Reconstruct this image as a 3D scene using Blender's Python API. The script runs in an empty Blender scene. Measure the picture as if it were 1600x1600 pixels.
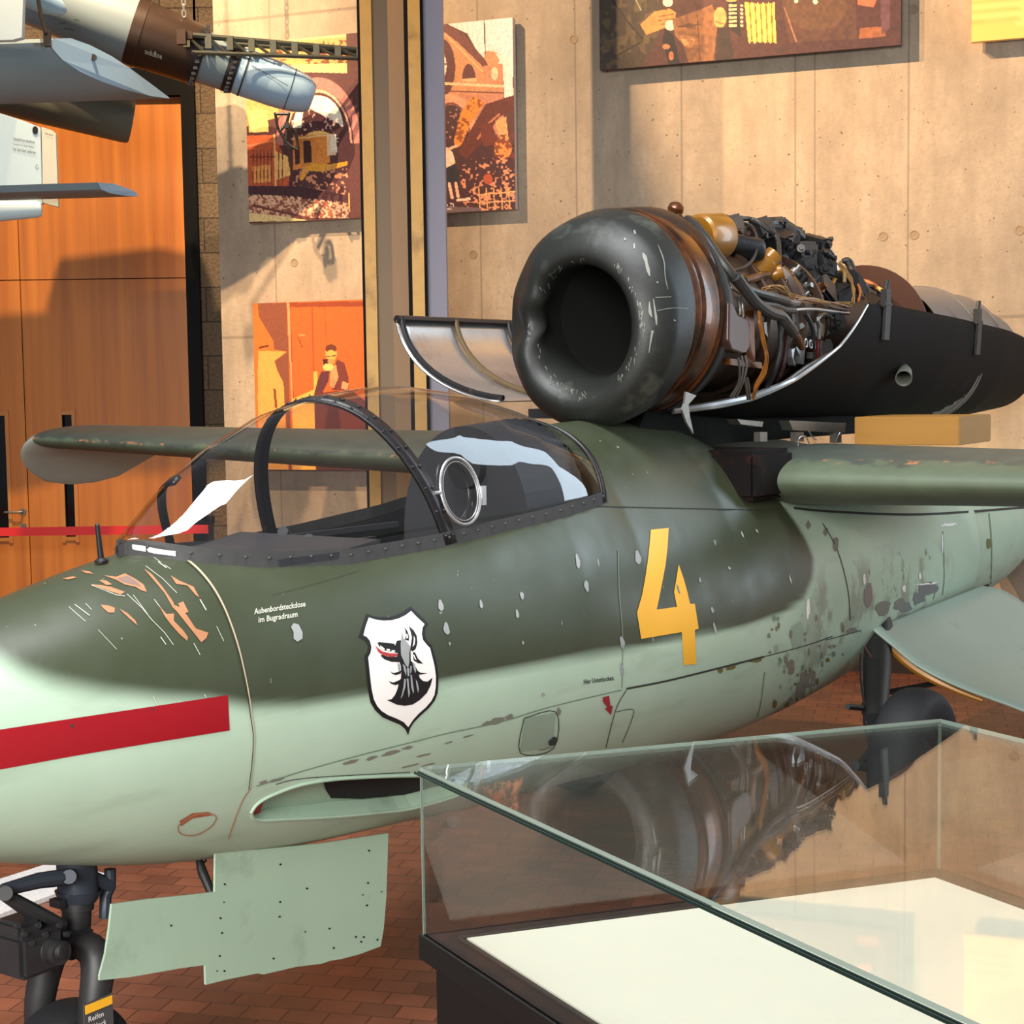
import bpy, bmesh, math, random
import numpy as np
from mathutils import Vector, Matrix
from mathutils.bvhtree import BVHTree
from mathutils.geometry import tessellate_polygon
rnd = random.Random(7)
SC = bpy.context.scene
COL = SC.collection
# ------------------------------------------------------------------ camera
F = 2500.0; PITCH = math.radians(4.46); ROLL = 0.014; EYE = Vector((0, 0, 1.95))
fw = Vector((0, math.cos(PITCH), -math.sin(PITCH))); r0 = Vector((1, 0, 0)); u0 = r0.cross(fw)
RT = r0 * math.cos(ROLL) - u0 * math.sin(ROLL); UP = u0 * math.cos(ROLL) + r0 * math.sin(ROLL)
cam_d = bpy.data.cameras.new('camera'); cam = bpy.data.objects.new('camera', cam_d); COL.objects.link(cam)
M = Matrix((RT, UP, -fw)).transposed().to_4x4(); M.translation = EYE; cam.matrix_world = M
cam_d.sensor_width = 36; cam_d.lens = F / 1600 * 36; cam_d.clip_start = 0.05; cam_d.clip_end = 200
SC.camera = cam
# ------------------------------------------------------------------ world, lights, exposure
SC.view_settings.view_transform = 'Standard'; SC.view_settings.look = 'None'
SC.view_settings.gamma = 1; SC.view_settings.use_curve_mapping = False
SC.view_settings.exposure = 0.0
W = bpy.data.worlds.new('world'); SC.world = W; W.use_nodes = True
W.node_tree.nodes['Background'].inputs[0].default_value = (0.80, 0.84, 0.92, 1)
W.node_tree.nodes['Background'].inputs[1].default_value = 0.27
def aim(o, tgt):
    d = Vector(tgt) - o.location
    o.rotation_euler = d.to_track_quat('-Z', 'Y').to_euler()
def spot(name, loc, tgt, power, color, size=60, soft=0.05, blend=0.6):
    l = bpy.data.lights.new(name, 'SPOT'); l.energy = power; l.color = color; l.spot_size = math.radians(size)
    l.spot_blend = blend; l.shadow_soft_size = soft
    o = bpy.data.objects.new(name, l); COL.objects.link(o); o.location = loc; aim(o, tgt); return o
def area(name, loc, tgt, power, color, sx, sy):
    l = bpy.data.lights.new(name, 'AREA'); l.energy = power; l.color = color; l.shape = 'RECTANGLE'; l.size = sx; l.size_y = sy
    o = bpy.data.objects.new(name, l); COL.objects.link(o); o.location = loc; aim(o, tgt); return o
WARM = (1.0, 0.66, 0.36)
spot('gallery_spot_wall', (-4.5, 8.5, 8.3), (1.0, 11.2, 3.4), 3500, WARM, 72, 0.025)
spot('gallery_spot_wall_right', (-3.2, 8.0, 8.3), (4.0, 10.2, 3.3), 5000, WARM, 40, 0.025, .35)
spot('gallery_spot_door', (-2.6, 8.8, 8.2), (-3.6, 13.2, 1.8), 2700, (1.0, 0.74, 0.46), 55, 0.05)
def spread(o, d): o.data.spread = math.radians(d); return o
spread(area('window_daylight_left', (-2.2, -3.2, 3.4), (-0.6, 5.0, 0.8), 215, (1.0, 0.98, 0.94), 5.5, 2.6), 70)
area('window_daylight_right', (6.6, 8.0, 3.6), (0.3, 6.0, 1.2), 190, (0.70, 0.86, 1.0), 1.3, 4.6)
spread(area('skylight', (-0.6, 3.5, 8.5), (-0.2, 5.2, 0), 230, (0.97, 0.98, 1.0), 5, 2.0), 80)

# ------------------------------------------------------------------ helpers
def lin(c):
    c = np.asarray(c, float) / 255.0
    return np.where(c <= 0.04045, c / 12.92, ((c + 0.055) / 1.055) ** 2.4)
def rgb(r, g, b): return tuple(lin((r, g, b))) + (1.0,)
def ray(x, y): return fw + RT * ((x - 800) / F) - UP * ((y - 800) / F)
def at_depth(x, y, D):
    r = ray(x, y); return EYE + r * (D / r.y)
def on_plane(x, y, n, p0):
    r = ray(x, y); return EYE + r * ((Vector(p0) - EYE).dot(n) / r.dot(n))
def tag(o, label=None, cat=None, group=None, kind=None):
    if label: o['label'] = label
    if cat: o['category'] = cat
    if group: o['group'] = group
    if kind: o['kind'] = kind
    return o
def empty(name, loc=(0, 0, 0), rz=0, parent=None):
    o = bpy.data.objects.new(name, None); COL.objects.link(o); o.location = loc; o.rotation_euler = (0, 0, rz)
    o.empty_display_size = 0.1
    if parent: o.parent = parent
    return o
def mk(name, verts, faces, mats, parent=None, smooth=True, fm=None, recalc=False, sharp=None):
    me = bpy.data.meshes.new(name)
    me.from_pydata([tuple(v) for v in verts], [], [tuple(f) for f in faces])
    if not isinstance(mats, (list, tuple)): mats = [mats]
    for m in mats: me.materials.append(m)
    if fm is not None: me.polygons.foreach_set('material_index', np.asarray(fm, dtype=np.int32))
    if smooth: me.polygons.foreach_set('use_smooth', [True] * len(me.polygons))
    if recalc:
        bm = bmesh.new(); bm.from_mesh(me); bmesh.ops.recalc_face_normals(bm, faces=bm.faces); bm.to_mesh(me); bm.free()
    if smooth and sharp: me.set_sharp_from_angle(angle=math.radians(sharp))
    me.update()
    o = bpy.data.objects.new(name, me); COL.objects.link(o)
    if parent: o.parent = parent
    return o
class MB:
    """collects shapes that become one mesh"""
    def __init__(s): s.v = []; s.f = []; s.m = []
    def add(s, v, f, mi=0):
        k = len(s.v); s.v += [Vector(p) for p in v]; s.f += [tuple(i + k for i in q) for q in f]; s.m += [mi] * len(f); return s
    def box(s, c, d, rot=None, mi=0, bev=0.0):
        hx, hy, hz = d[0] / 2, d[1] / 2, d[2] / 2
        if bev <= 0:
            P = [(x, y, z) for x in (-hx, hx) for y in (-hy, hy) for z in (-hz, hz)]
            Fc = [(0, 1, 3, 2), (4, 6, 7, 5), (0, 4, 5, 1), (2, 3, 7, 6), (0, 2, 6, 4), (1, 5, 7, 3)]
            V = [Vector(p) for p in P]
        else:
            bm = bmesh.new(); bmesh.ops.create_cube(bm, size=1)
            for v in bm.verts: v.co = Vector((v.co.x * d[0], v.co.y * d[1], v.co.z * d[2]))
            bmesh.ops.bevel(bm, geom=bm.edges[:], offset=bev, segments=2, affect='EDGES')
            bm.verts.ensure_lookup_table(); V = [v.co.copy() for v in bm.verts]; Fc = [tuple(v.index for v in f.verts) for f in bm.faces]; bm.free()
        if rot is not None: V = [rot @ v for v in V]
        return s.add([Vector(c) + v for v in V], Fc, mi)
    def tube(s, pts, r, n=10, mi=0, caps=True, sub=0):
        pts = [Vector(p) for p in pts]
        if sub: pts = catmull(pts, sub)
        rs = r if isinstance(r, (list, tuple)) else [r] * len(pts)
        if len(rs) != len(pts): rs = list(np.interp(np.linspace(0, 1, len(pts)), np.linspace(0, 1, len(rs)), rs))
        V = []; Fc = []; prev = None
        for i, p in enumerate(pts):
            t = (pts[min(i + 1, len(pts) - 1)] - pts[max(i - 1, 0)])
            t = t.normalized() if t.length > 1e-9 else Vector((0, 0, 1))
            if prev is None:
                a = Vector((0, 0, 1)) if abs(t.z) < .9 else Vector((1, 0, 0)); u = t.cross(a).normalized()
            else: u = (prev - t * prev.dot(t)); u = u.normalized() if u.length > 1e-6 else t.orthogonal().normalized()
            prev = u; w = t.cross(u)
            for k in range(n):
                a = 2 * math.pi * k / n; V.append(p + (u * math.cos(a) + w * math.sin(a)) * rs[i])
        for i in range(len(pts) - 1):
            for k in range(n):
                k2 = (k + 1) % n; Fc.append((i * n + k, i * n + k2, (i + 1) * n + k2, (i + 1) * n + k))
        if caps: Fc.append(tuple(range(n - 1, -1, -1))); Fc.append(tuple((len(pts) - 1) * n + k for k in range(n)))
        return s.add(V, Fc, mi)
    def lathe(s, prof, c=(0, 0, 0), axis=(1, 0, 0), n=48, mi=0, closed=False):
        """prof: (along axis, radius)"""
        ax = Vector(axis).normalized(); u = ax.orthogonal().normalized() if abs(ax.z) > .99 else ax.cross(Vector((0, 0, 1))).normalized()
        w = ax.cross(u); V = []; Fc = []; c = Vector(c)
        for (x, r) in prof:
            for k in range(n):
                a = 2 * math.pi * k / n; V.append(c + ax * x + (u * math.cos(a) + w * math.sin(a)) * r)
        L = len(prof)
        for i in range(L - 1 + (1 if closed else 0)):
            j = (i + 1) % L
            for k in range(n): k2 = (k + 1) % n; Fc.append((i * n + k, j * n + k, j * n + k2, i * n + k2))
        return s.add(V, Fc, mi)
    def cyl(s, p0, p1, r, n=20, mi=0): return s.tube([p0, p1], r, n, mi)
    def prism(s, poly, dvec, mi=0):
        """poly: 3D ring, extruded by dvec"""
        k = len(poly); dv = Vector(dvec); V = [Vector(p) for p in poly]; V += [v + dv for v in V]
        tris = tessellate_polygon([[v for v in V[:k]]])
        Fc = [tuple(t) for t in tris] + [tuple(i + k for i in reversed(t)) for t in tris]
        for i in range(k): j = (i + 1) % k; Fc.append((i, j, j + k, i + k))
        return s.add(V, Fc, mi)
    def build(s, name, mats, parent=None, smooth=False, sharp=35, recalc=True):
        return mk(name, s.v, s.f, mats, parent, smooth, s.m, recalc, sharp if smooth else None)
def catmull(P, k):
    out = []; n = len(P)
    for i in range(n - 1):
        p0 = P[max(i - 1, 0)]; p1 = P[i]; p2 = P[i + 1]; p3 = P[min(i + 2, n - 1)]
        for j in range(k):
            t = j / k
            out.append(0.5 * ((2 * p1) + (p2 - p0) * t + (2 * p0 - 5 * p1 + 4 * p2 - p3) * t * t + (3 * p1 - p0 - 3 * p2 + p3) * t ** 3))
    out.append(P[-1]); return out
def ip(x, xs, ys): return float(np.interp(x, xs, ys))

# ------------------------------------------------------------------ materials
def nodes(name):
    m = bpy.data.materials.new(name); m.use_nodes = True; return m, m.node_tree, m.node_tree.nodes['Principled BSDF']
def mat(name, c, rough=.5, metal=0., var=.12, scale=6., bump=.0, bscale=60., spec=.5, coat=0., streak=None, c2=None, t0=.45, t1=.62, s2=3., detail=6):
    m, nt, b = nodes(name); N = nt.nodes; L = nt.links
    tc = N.new('ShaderNodeTexCoord'); mp = N.new('ShaderNodeMapping'); L.new(tc.outputs['Object'], mp.inputs[0])
    if streak: mp.inputs['Scale'].default_value = streak
    nz = N.new('ShaderNodeTexNoise'); nz.inputs['Scale'].default_value = scale; nz.inputs['Detail'].default_value = detail; L.new(mp.outputs[0], nz.inputs[0])
    mx = N.new('ShaderNodeMix'); mx.data_type = 'RGBA'
    c = np.array(c[:3]); mx.inputs[6].default_value = tuple(np.clip(c * (1 - var), 0, 1)) + (1,); mx.inputs[7].default_value = tuple(np.clip(c * (1 + var), 0, 1)) + (1,)
    L.new(nz.outputs[0], mx.inputs[0]); out = mx.outputs[2]
    if c2 is not None:
        n2 = N.new('ShaderNodeTexNoise'); n2.inputs['Scale'].default_value = s2; n2.inputs['Detail'].default_value = 8; n2.inputs['Roughness'].default_value = .65; L.new(mp.outputs[0], n2.inputs[0])
        rm = N.new('ShaderNodeMapRange'); rm.inputs[1].default_value = t0; rm.inputs[2].default_value = t1; L.new(n2.outputs[0], rm.inputs[0])
        m2 = N.new('ShaderNodeMix'); m2.data_type = 'RGBA'; L.new(rm.outputs[0], m2.inputs[0]); L.new(out, m2.inputs[6]); m2.inputs[7].default_value = tuple(c2[:3]) + (1,); out = m2.outputs[2]
    L.new(out, b.inputs['Base Color'])
    b.inputs['Roughness'].default_value = rough; b.inputs['Metallic'].default_value = metal; b.inputs['Specular IOR Level'].default_value = spec
    if coat: b.inputs['Coat Weight'].default_value = coat
    if bump:
        nb = N.new('ShaderNodeTexNoise'); nb.inputs['Scale'].default_value = bscale; nb.inputs['Detail'].default_value = 5; L.new(mp.outputs[0], nb.inputs[0])
        bp = N.new('ShaderNodeBump'); bp.inputs['Strength'].default_value = bump; bp.inputs['Distance'].default_value = .01; L.new(nb.outputs[0], bp.inputs['Height']); L.new(bp.outputs[0], b.inputs['Normal'])
    return m
def glassmat(name, tint=(1, 1, 1), f0=.05, rough=0.0, fmax=.95):
    """thin clear sheet: see-through plus a mirror share that grows towards grazing view"""
    m = bpy.data.materials.new(name); m.use_nodes = True; nt = m.node_tree; N = nt.nodes; L = nt.links
    for n in list(N): N.remove(n)
    o = N.new('ShaderNodeOutputMaterial'); t = N.new('ShaderNodeBsdfTransparent'); t.inputs[0].default_value = tuple(tint) + (1,)
    g = N.new('ShaderNodeBsdfGlossy'); g.inputs['Roughness'].default_value = rough; g.inputs[0].default_value = (1, 1, 1, 1)
    lw = N.new('ShaderNodeLayerWeight'); lw.inputs[0].default_value = .5
    pw = N.new('ShaderNodeMath'); pw.operation = 'POWER'; L.new(lw.outputs['Facing'], pw.inputs[0]); pw.inputs[1].default_value = 5
    ma = N.new('ShaderNodeMath'); ma.operation = 'MULTIPLY_ADD'; L.new(pw.outputs[0], ma.inputs[0]); ma.inputs[1].default_value = fmax - f0; ma.inputs[2].default_value = f0
    mx = N.new('ShaderNodeMixShader'); L.new(ma.outputs[0], mx.inputs[0]); L.new(t.outputs[0], mx.inputs[1]); L.new(g.outputs[0], mx.inputs[2])
    L.new(mx.outputs[0], o.inputs[0]); return m
DGREEN = rgb(66, 74, 52); PGREEN = rgb(160, 184, 160)
m_black = mat('black_paint', rgb(28, 28, 28), .55, bump=.1)
m_blackmetal = mat('black_metal', rgb(34, 33, 34), .42, .3, var=.3, bump=.15)
m_dark = mat('dark_void', rgb(14, 13, 13), .8)
m_rubber = mat('tyre_rubber', rgb(26, 27, 30), .72, bump=.15)
m_steel = mat('worn_steel', rgb(120, 116, 110), .38, .8, var=.25, bump=.1)
m_silver = mat('bare_aluminium', rgb(205, 205, 205), .33, .85, var=.15, scale=12, c2=rgb(120, 105, 85), t0=.55, t1=.8)
m_pale = mat('pale_green_paint', PGREEN, .42, var=.07, scale=4, c2=rgb(128, 142, 126), t0=.55, t1=.85, s2=5)
m_wing_under = mat('grey_green_paint', rgb(128, 142, 124), .42, var=.12, scale=5, c2=rgb(70, 72, 62), t0=.58, t1=.8, s2=6)
m_wing_top = mat('dark_green_wing_paint', rgb(66, 74, 68), .34, var=.15, scale=5)
m_red = mat('red_paint', rgb(146, 12, 24), .38, var=.08)
m_yellow = mat('yellow_paint', rgb(240, 176, 40), .45, var=.06)
m_white = mat('white_paint', rgb(238, 232, 226), .45, var=.03)
m_ink = mat('black_ink', rgb(22, 18, 18), .4)
m_grey = mat('grey_chip', rgb(150, 152, 152), .5)
m_tan = mat('bare_wood_filler', rgb(166, 112, 76), .6, var=.2, scale=20)
m_brownchip = mat('brown_primer', rgb(120, 96, 84), .6, var=.2, scale=25)
m_seam = mat('seam_filler', rgb(176, 158, 130), .6)
m_darkseam = mat('seam_gap', rgb(44, 46, 40), .8)
m_greenseam = mat('scratched_green', rgb(110, 128, 108), .5)
m_scratch = mat('scratch_white', rgb(186, 186, 170), .5)
m_rust = mat('oily_brown_metal', rgb(104, 58, 24), .3, .45, var=.45, scale=9, streak=(1, 1, 1), c2=rgb(48, 28, 16), t0=.42, t1=.62, s2=7, coat=.2)
m_rustdk = mat('dark_brown_metal', rgb(62, 44, 32), .42, .35, var=.4, scale=14, coat=.1)
m_ochre = mat('ochre_tank_paint', rgb(148, 98, 24), .34, .1, var=.25, scale=12, coat=.2)
m_hose = mat('black_hose', rgb(46, 44, 42), .42, var=.3, scale=30)
m_wire = mat('tan_wire', rgb(136, 100, 52), .5, var=.3, scale=30)
m_orangehose = mat('orange_hose', rgb(196, 106, 46), .45)
m_wood = mat('block_wood', rgb(160, 112, 40), .6, var=.12, scale=3, streak=(1, 1, 8))
# ------------------------------------------------------------------ the setting
WB = math.radians(20.2)
WD = Vector((-math.cos(WB), math.sin(WB), 0)); WN = Vector((-math.sin(WB), -math.cos(WB), 0)); W0 = Vector((2.57, 10.64, 0))
WM = Matrix((WD, WN, Vector((0, 0, 1)))).transposed().to_4x4(); WM.translation = W0
def floor_mat():
    m, nt, b = nodes('brick_paving'); N = nt.nodes; L = nt.links
    tc = N.new('ShaderNodeTexCoord'); mp = N.new('ShaderNodeMapping'); mp.inputs['Rotation'].default_value = (0, 0, math.radians(14)); L.new(tc.outputs['Object'], mp.inputs[0])
    br = N.new('ShaderNodeTexBrick'); L.new(mp.outputs[0], br.inputs[0]); br.inputs['Scale'].default_value = 1.0
    br.inputs['Brick Width'].default_value = .135; br.inputs['Row Height'].default_value = .10; br.inputs['Mortar Size'].default_value = .003; br.inputs['Mortar Smooth'].default_value = .4
    br.inputs['Color1'].default_value = rgb(122, 72, 52); br.inputs['Color2'].default_value = rgb(92, 58, 44); br.inputs['Mortar'].default_value = rgb(62, 38, 30)
    nz = N.new('ShaderNodeTexNoise'); nz.inputs['Scale'].default_value = 5; nz.inputs['Detail'].default_value = 7; L.new(tc.outputs['Object'], nz.inputs[0])
    mx = N.new('ShaderNodeMix'); mx.data_type = 'RGBA'; mx.blend_type = 'OVERLAY'; mx.inputs[0].default_value = .55; L.new(br.outputs[0], mx.inputs[6]); L.new(nz.outputs[0], mx.inputs[7])
    L.new(mx.outputs[2], b.inputs['Base Color']); b.inputs['Roughness'].default_value = .3
    bp = N.new('ShaderNodeBump'); bp.inputs['Strength'].default_value = .5; bp.inputs['Distance'].default_value = .004
    iv = N.new('ShaderNodeMath'); iv.operation = 'SUBTRACT'; iv.inputs[0].default_value = 1; L.new(br.outputs['Fac'], iv.inputs[1]); L.new(iv.outputs[0], bp.inputs['Height']); L.new(bp.outputs[0], b.inputs['Normal'])
    return m
def concrete_mat(name, c, seams_u=(), seams_z=(), axis='X'):
    m, nt, b = nodes(name); N = nt.nodes; L = nt.links
    tc = N.new('ShaderNodeTexCoord'); sx = N.new('ShaderNodeSeparateXYZ'); L.new(tc.outputs['Object'], sx.inputs[0])
    def noise(scale, detail=6, sc=(1, 1, 1), rough=.55):
        mp = N.new('ShaderNodeMapping'); mp.inputs['Scale'].default_value = sc; L.new(tc.outputs['Object'], mp.inputs[0])
        n = N.new('ShaderNodeTexNoise'); n.inputs['Scale'].default_value = scale; n.inputs['Detail'].default_value = detail; n.inputs['Roughness'].default_value = rough; L.new(mp.outputs[0], n.inputs[0]); return n
    def mix(fac, a, c2, blend='MIX'):
        x = N.new('ShaderNodeMix'); x.data_type = 'RGBA'; x.blend_type = blend
        for s_, v in ((0, fac), (6, a), (7, c2)):
            if hasattr(v, 'is_linked') or hasattr(v, 'links'): L.new(v, x.inputs[s_])
            else: x.inputs[s_].default_value = v
        return x.outputs[2]
    def rng(o, a, b_, c_=0, d_=1):
        r = N.new('ShaderNodeMapRange'); r.inputs[1].default_value = a; r.inputs[2].default_value = b_; r.inputs[3].default_value = c_; r.inputs[4].default_value = d_; L.new(o, r.inputs[0]); return r.outputs[0]
    c = np.array(c[:3])
    col = mix(rng(noise(1.7, 10, (1, 1, .6), .68).outputs[0], .34, .66), tuple(c * .66) + (1,), tuple(c * 1.14) + (1,))
    col = mix(rng(noise(8, 6, (1, 1, .12)).outputs[0], .48, .72, 0, .45), col, tuple(c * .62) + (1,))
    col = mix(rng(noise(26, 8, (1, 1, .8), .7).outputs[0], .50, .62, 0, .5), col, tuple(np.clip(c * .74, 0, 1)) + (1,))
    vo = N.new('ShaderNodeTexNoise'); vo.inputs['Scale'].default_value = 34; vo.inputs['Detail'].default_value = 1; L.new(tc.outputs['Object'], vo.inputs[0])
    pits = rng(vo.outputs[0], .72, .74); col = mix(pits, col, tuple(c * .3) + (1,))
    tot = None
    for axis_, lst, w in (('X', seams_u, .006), ('Z', seams_z, .010)):
        for q in lst:
            s1 = N.new('ShaderNodeMath'); s1.operation = 'SUBTRACT'; L.new(sx.outputs[axis_], s1.inputs[0]); s1.inputs[1].default_value = q
            s2 = N.new('ShaderNodeMath'); s2.operation = 'ABSOLUTE'; L.new(s1.outputs[0], s2.inputs[0])
            r = rng(s2.outputs[0], w * .5, w * 1.6, .6, 0)
            if tot is None: tot = r
            else:
                a = N.new('ShaderNodeMath'); a.operation = 'MAXIMUM'; L.new(tot, a.inputs[0]); L.new(r, a.inputs[1]); tot = a.outputs[0]
    if tot is not None: col = mix(tot, col, tuple(c * .4) + (1,))
    L.new(col, b.inputs['Base Color']); b.inputs['Roughness'].default_value = .8
    nb = noise(45, 8); bp = N.new('ShaderNodeBump'); bp.inputs['Strength'].default_value = .25; bp.inputs['Distance'].default_value = .01; L.new(nb.outputs[0], bp.inputs['Height']); L.new(bp.outputs[0], b.inputs['Normal'])
    return m
CONC = rgb(178, 160, 138)
m_conc = concrete_mat('board_concrete', CONC, (2.22, 1.46, .68, .55, -.06, 2.95, 3.7, 4.62, -1.4, 0.62 - 2.9), (4.74, 2.36, .08))
m_conc2 = concrete_mat('plain_concrete', rgb(170, 152, 130))
def stone_mat():
    m, nt, b = nodes('stone_blocks'); N = nt.nodes; L = nt.links
    tc = N.new('ShaderNodeTexCoord'); mp = N.new('ShaderNodeMapping'); mp.inputs['Rotation'].default_value = (math.radians(-90), 0, 0); L.new(tc.outputs['Object'], mp.inputs[0])
    br = N.new('ShaderNodeTexBrick'); L.new(mp.outputs[0], br.inputs[0]); br.inputs['Scale'].default_value = 1
    br.inputs['Brick Width'].default_value = .62; br.inputs['Row Height'].default_value = .28; br.inputs['Mortar Size'].default_value = .006
    br.inputs['Color1'].default_value = rgb(118, 98, 74); br.inputs['Color2'].default_value = rgb(96, 80, 62); br.inputs['Mortar'].default_value = rgb(62, 52, 42)
    nz = N.new('ShaderNodeTexNoise'); nz.inputs['Scale'].default_value = 40; nz.inputs['Detail'].default_value = 7; L.new(tc.outputs['Object'], nz.inputs[0])
    mx = N.new('ShaderNodeMix'); mx.data_type = 'RGBA'; mx.blend_type = 'OVERLAY'; mx.inputs[0].default_value = .7; L.new(br.outputs[0], mx.inputs[6]); L.new(nz.outputs[0], mx.inputs[7])
    L.new(mx.outputs[2], b.inputs['Base Color']); b.inputs['Roughness'].default_value = .9
    bp = N.new('ShaderNodeBump'); bp.inputs['Strength'].default_value = .8; bp.inputs['Distance'].default_value = .02; L.new(nz.outputs[0], bp.inputs['Height']); L.new(bp.outputs[0], b.inputs['Normal'])
    return m
m_stone = stone_mat()
def wood_mat():
    m, nt, b = nodes('orange_wood_veneer'); N = nt.nodes; L = nt.links
    tc = N.new('ShaderNodeTexCoord'); mp = N.new('ShaderNodeMapping'); mp.inputs['Scale'].default_value = (9, 9, .35); L.new(tc.outputs['Object'], mp.inputs[0])
    nz = N.new('ShaderNodeTexNoise'); nz.inputs['Scale'].default_value = 1.4; nz.inputs['Detail'].default_value = 8; L.new(mp.outputs[0], nz.inputs[0])
    cr = N.new('ShaderNodeValToRGB'); cr.color_ramp.elements[0].position = .3; cr.color_ramp.elements[0].color = rgb(172, 94, 22); cr.color_ramp.elements[1].position = .72; cr.color_ramp.elements[1].color = rgb(208, 124, 38)
    L.new(nz.outputs[0], cr.inputs[0]); L.new(cr.outputs[0], b.inputs['Base Color']); b.inputs['Roughness'].default_value = .48
    return m
m_doorwood = wood_mat()
m_blackframe = mat('black_steel_frame', rgb(9, 8, 8), .6, spec=.12)
def struct(o): o['kind'] = 'structure'; return o
fl = MB(); fl.add([(-9, -3, 0), (9, -3, 0), (9, 14, 0), (-9, 14, 0)], [(0, 1, 2, 3)]); struct(fl.build('floor', floor_mat(), recalc=False))
# concrete wall, with its tie holes
w = MB(); w.box((-1.0, -.15, 3.5), (12.2, .3, 7.0))
for (u, z) in [(.52, 2.91), (.10, 2.91), (-.10, 2.91), (-.76, 2.91), (3.01, 2.91), (4.46, 2.91), (2.23, 4.37), (-.09, 4.36), (1.75, 2.91), (3.7, 4.37), (1.2, 4.37), (-1.5, 2.91)]:
    w.lathe([(-.01, .030), (.002, .032), (.003, .024), (.0005, .020), (.0005, .0001)], (u, 0, z), (0, 1, 0), 18, 1)
o = w.build('wall_back', [m_conc, mat('tie_hole', rgb(150, 130, 106), .9)], recalc=False); struct(o); o.matrix_world = WM
tb = MB(); tb.box((-1.0, .012, .062), (12.2, .024, .124)); o = struct(tb.build('baseboard_back', mat('dark_base', rgb(58, 50, 46), .7))); o.matrix_world = WM
# masonry wall with the wide door opening
w = MB(); w.box((-2.36 + .68, 13.35, 3.5), (1.68, .3, 7.0)); w.box((-5.9, 13.35, 5.78), (6.8, .3, 2.44)); w.box((-7.9, 13.35, 2.28), (2.8, .3, 4.56))
struct(w.build('wall_left', m_stone))
w = MB(); w.box((-4.51, 13.22, 4.45), (3.98, .16, .22)); w.box((-2.575, 13.22, 2.17), (.11, .16, 4.34)); w.box((-6.45, 13.22, 2.17), (.11, .16, 4.34))
struct(w.build('door_frame', m_blackframe)).name = 'trim_1'
m_darkglass = mat('dark_window_glass', rgb(12, 12, 14), .12)
def leaf(idx, x0, x1, win, hx):
    r = struct(empty('door_%d' % idx, ((x0 + x1) / 2, 13.27, 0)))
    cx = (x0 + x1) / 2
    b = MB(); y = -.03
    # leaf boards around the narrow window
    wx0, wx1, wz0, wz1 = win[0] - cx, win[1] - cx, .75, 1.79
    a0, a1 = x0 - cx + .004, x1 - cx - .004
    b.box(((a0 + wx0) / 2, y, 1.44), (wx0 - a0, .06, 2.872)); b.box(((a1 + wx1) / 2, y, 1.44), (a1 - wx1, .06, 2.872))
    b.box(((wx0 + wx1) / 2, y, wz0 / 2), (wx1 - wx0, .06, wz0)); b.box(((wx0 + wx1) / 2, y, (wz1 + 2.876) / 2), (wx1 - wx0, .06, 2.876 - wz1))
    b.box(((a0 + a1) / 2, y, (2.884 + 4.336) / 2), (a1 - a0, .06, 1.452))
    b.build('door_panel', m_doorwood, r)
    b = MB(); b.box((0, .035, 2.17), (x1 - x0, .02, 4.34)); b.build('door_backing', m_blackframe, r)  # added black panel, keeps background light out of the leaf joints
    f = MB()
    for (c, d) in (((wx0, y - .035, 1.27), (.03, .02, 1.1)), ((wx1, y - .035, 1.27), (.03, .02, 1.1)), (((wx0 + wx1) / 2, y - .035, wz0), (wx1 - wx0 - .03, .02, .03)), (((wx0 + wx1) / 2, y - .035, wz1), (wx1 - wx0 - .03, .02, .03))): f.box(c, d)
    f.build('window_trim', mat('window_trim_wood', rgb(190, 120, 50), .5), r)
    g = MB(); g.box(((wx0 + wx1) / 2, y + .01, 1.27), (wx1 - wx0, .012, 1.04)); g.build('window_pane', m_darkglass, r)
    if hx:
        h = MB(); h.lathe([(0, .001), (0, .026), (.012, .026), (.012, .001)], (hx - cx, y - .03, .98), (0, -1, 0), 20); h.tube([(hx - cx, y - .035, .98), (hx - cx, y - .085, .98), (hx - cx - .02, y - .09, .98), (hx - cx - .14, y - .09, .98)], .0095, 10)
        h.build('door_handle', m_steel, r, True)
        h = MB(); h.lathe([(0, .001), (0, .022), (.008, .022), (.008, .001)], (hx - cx, y - .03, .86), (0, -1, 0), 20); h.build('lock_rosette', m_steel, r, True)
    return r
leaf(1, -4.0, -2.632, (-3.71, -3.60), None)
leaf(2, -5.37, -4.0, (-4.30, -4.15), -4.045)
leaf(3, -6.39, -5.37, (-6.0, -5.89), None)
# column of steel sections
m_tancol = mat('tan_column_paint', rgb(132, 102, 66), .5, var=.05); m_brass = mat('yellow_primer_steel', rgb(168, 130, 62), .45, .2, var=.18, scale=14, c2=rgb(120, 88, 40), t0=.55, t1=.7)
m_lilac = mat('lilac_grey_paint', rgb(150, 144, 158), .55, var=.04)  # lilac grey stands in for shade on the column's side
col_r = empty('steel_column', (-.69, 10.3, 0)); tag(col_r, 'tall tan and yellow steel column standing in front of the concrete wall', 'column')
def cbox(nm, m, x0, x1, y0, y1): b = MB(); b.box(((x0 + x1) / 2 + .69, (y0 + y1) / 2 - 10.3, 3.4), (x1 - x0, y1 - y0, 6.8)); return b.build(nm, m, col_r)
cbox('column_web', m_tancol, -.865, -.585, 10.235, 10.5)
cbox('column_flange', m_brass, -.907, -.835, 10.19, 10.52); cbox('column_flange', m_brass, -.608, -.532, 10.19, 10.52)
cbox('column_edge', m_blackframe, -.925, -.907, 10.2, 10.5); cbox('column_edge', m_blackframe, -.634, -.614, 10.2, 10.233); cbox('column_edge', m_blackframe, -.532, -.515, 10.2, 10.5)
cbox('side_plate', m_lilac, -.515, -.395, 10.26, 10.5)
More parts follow.
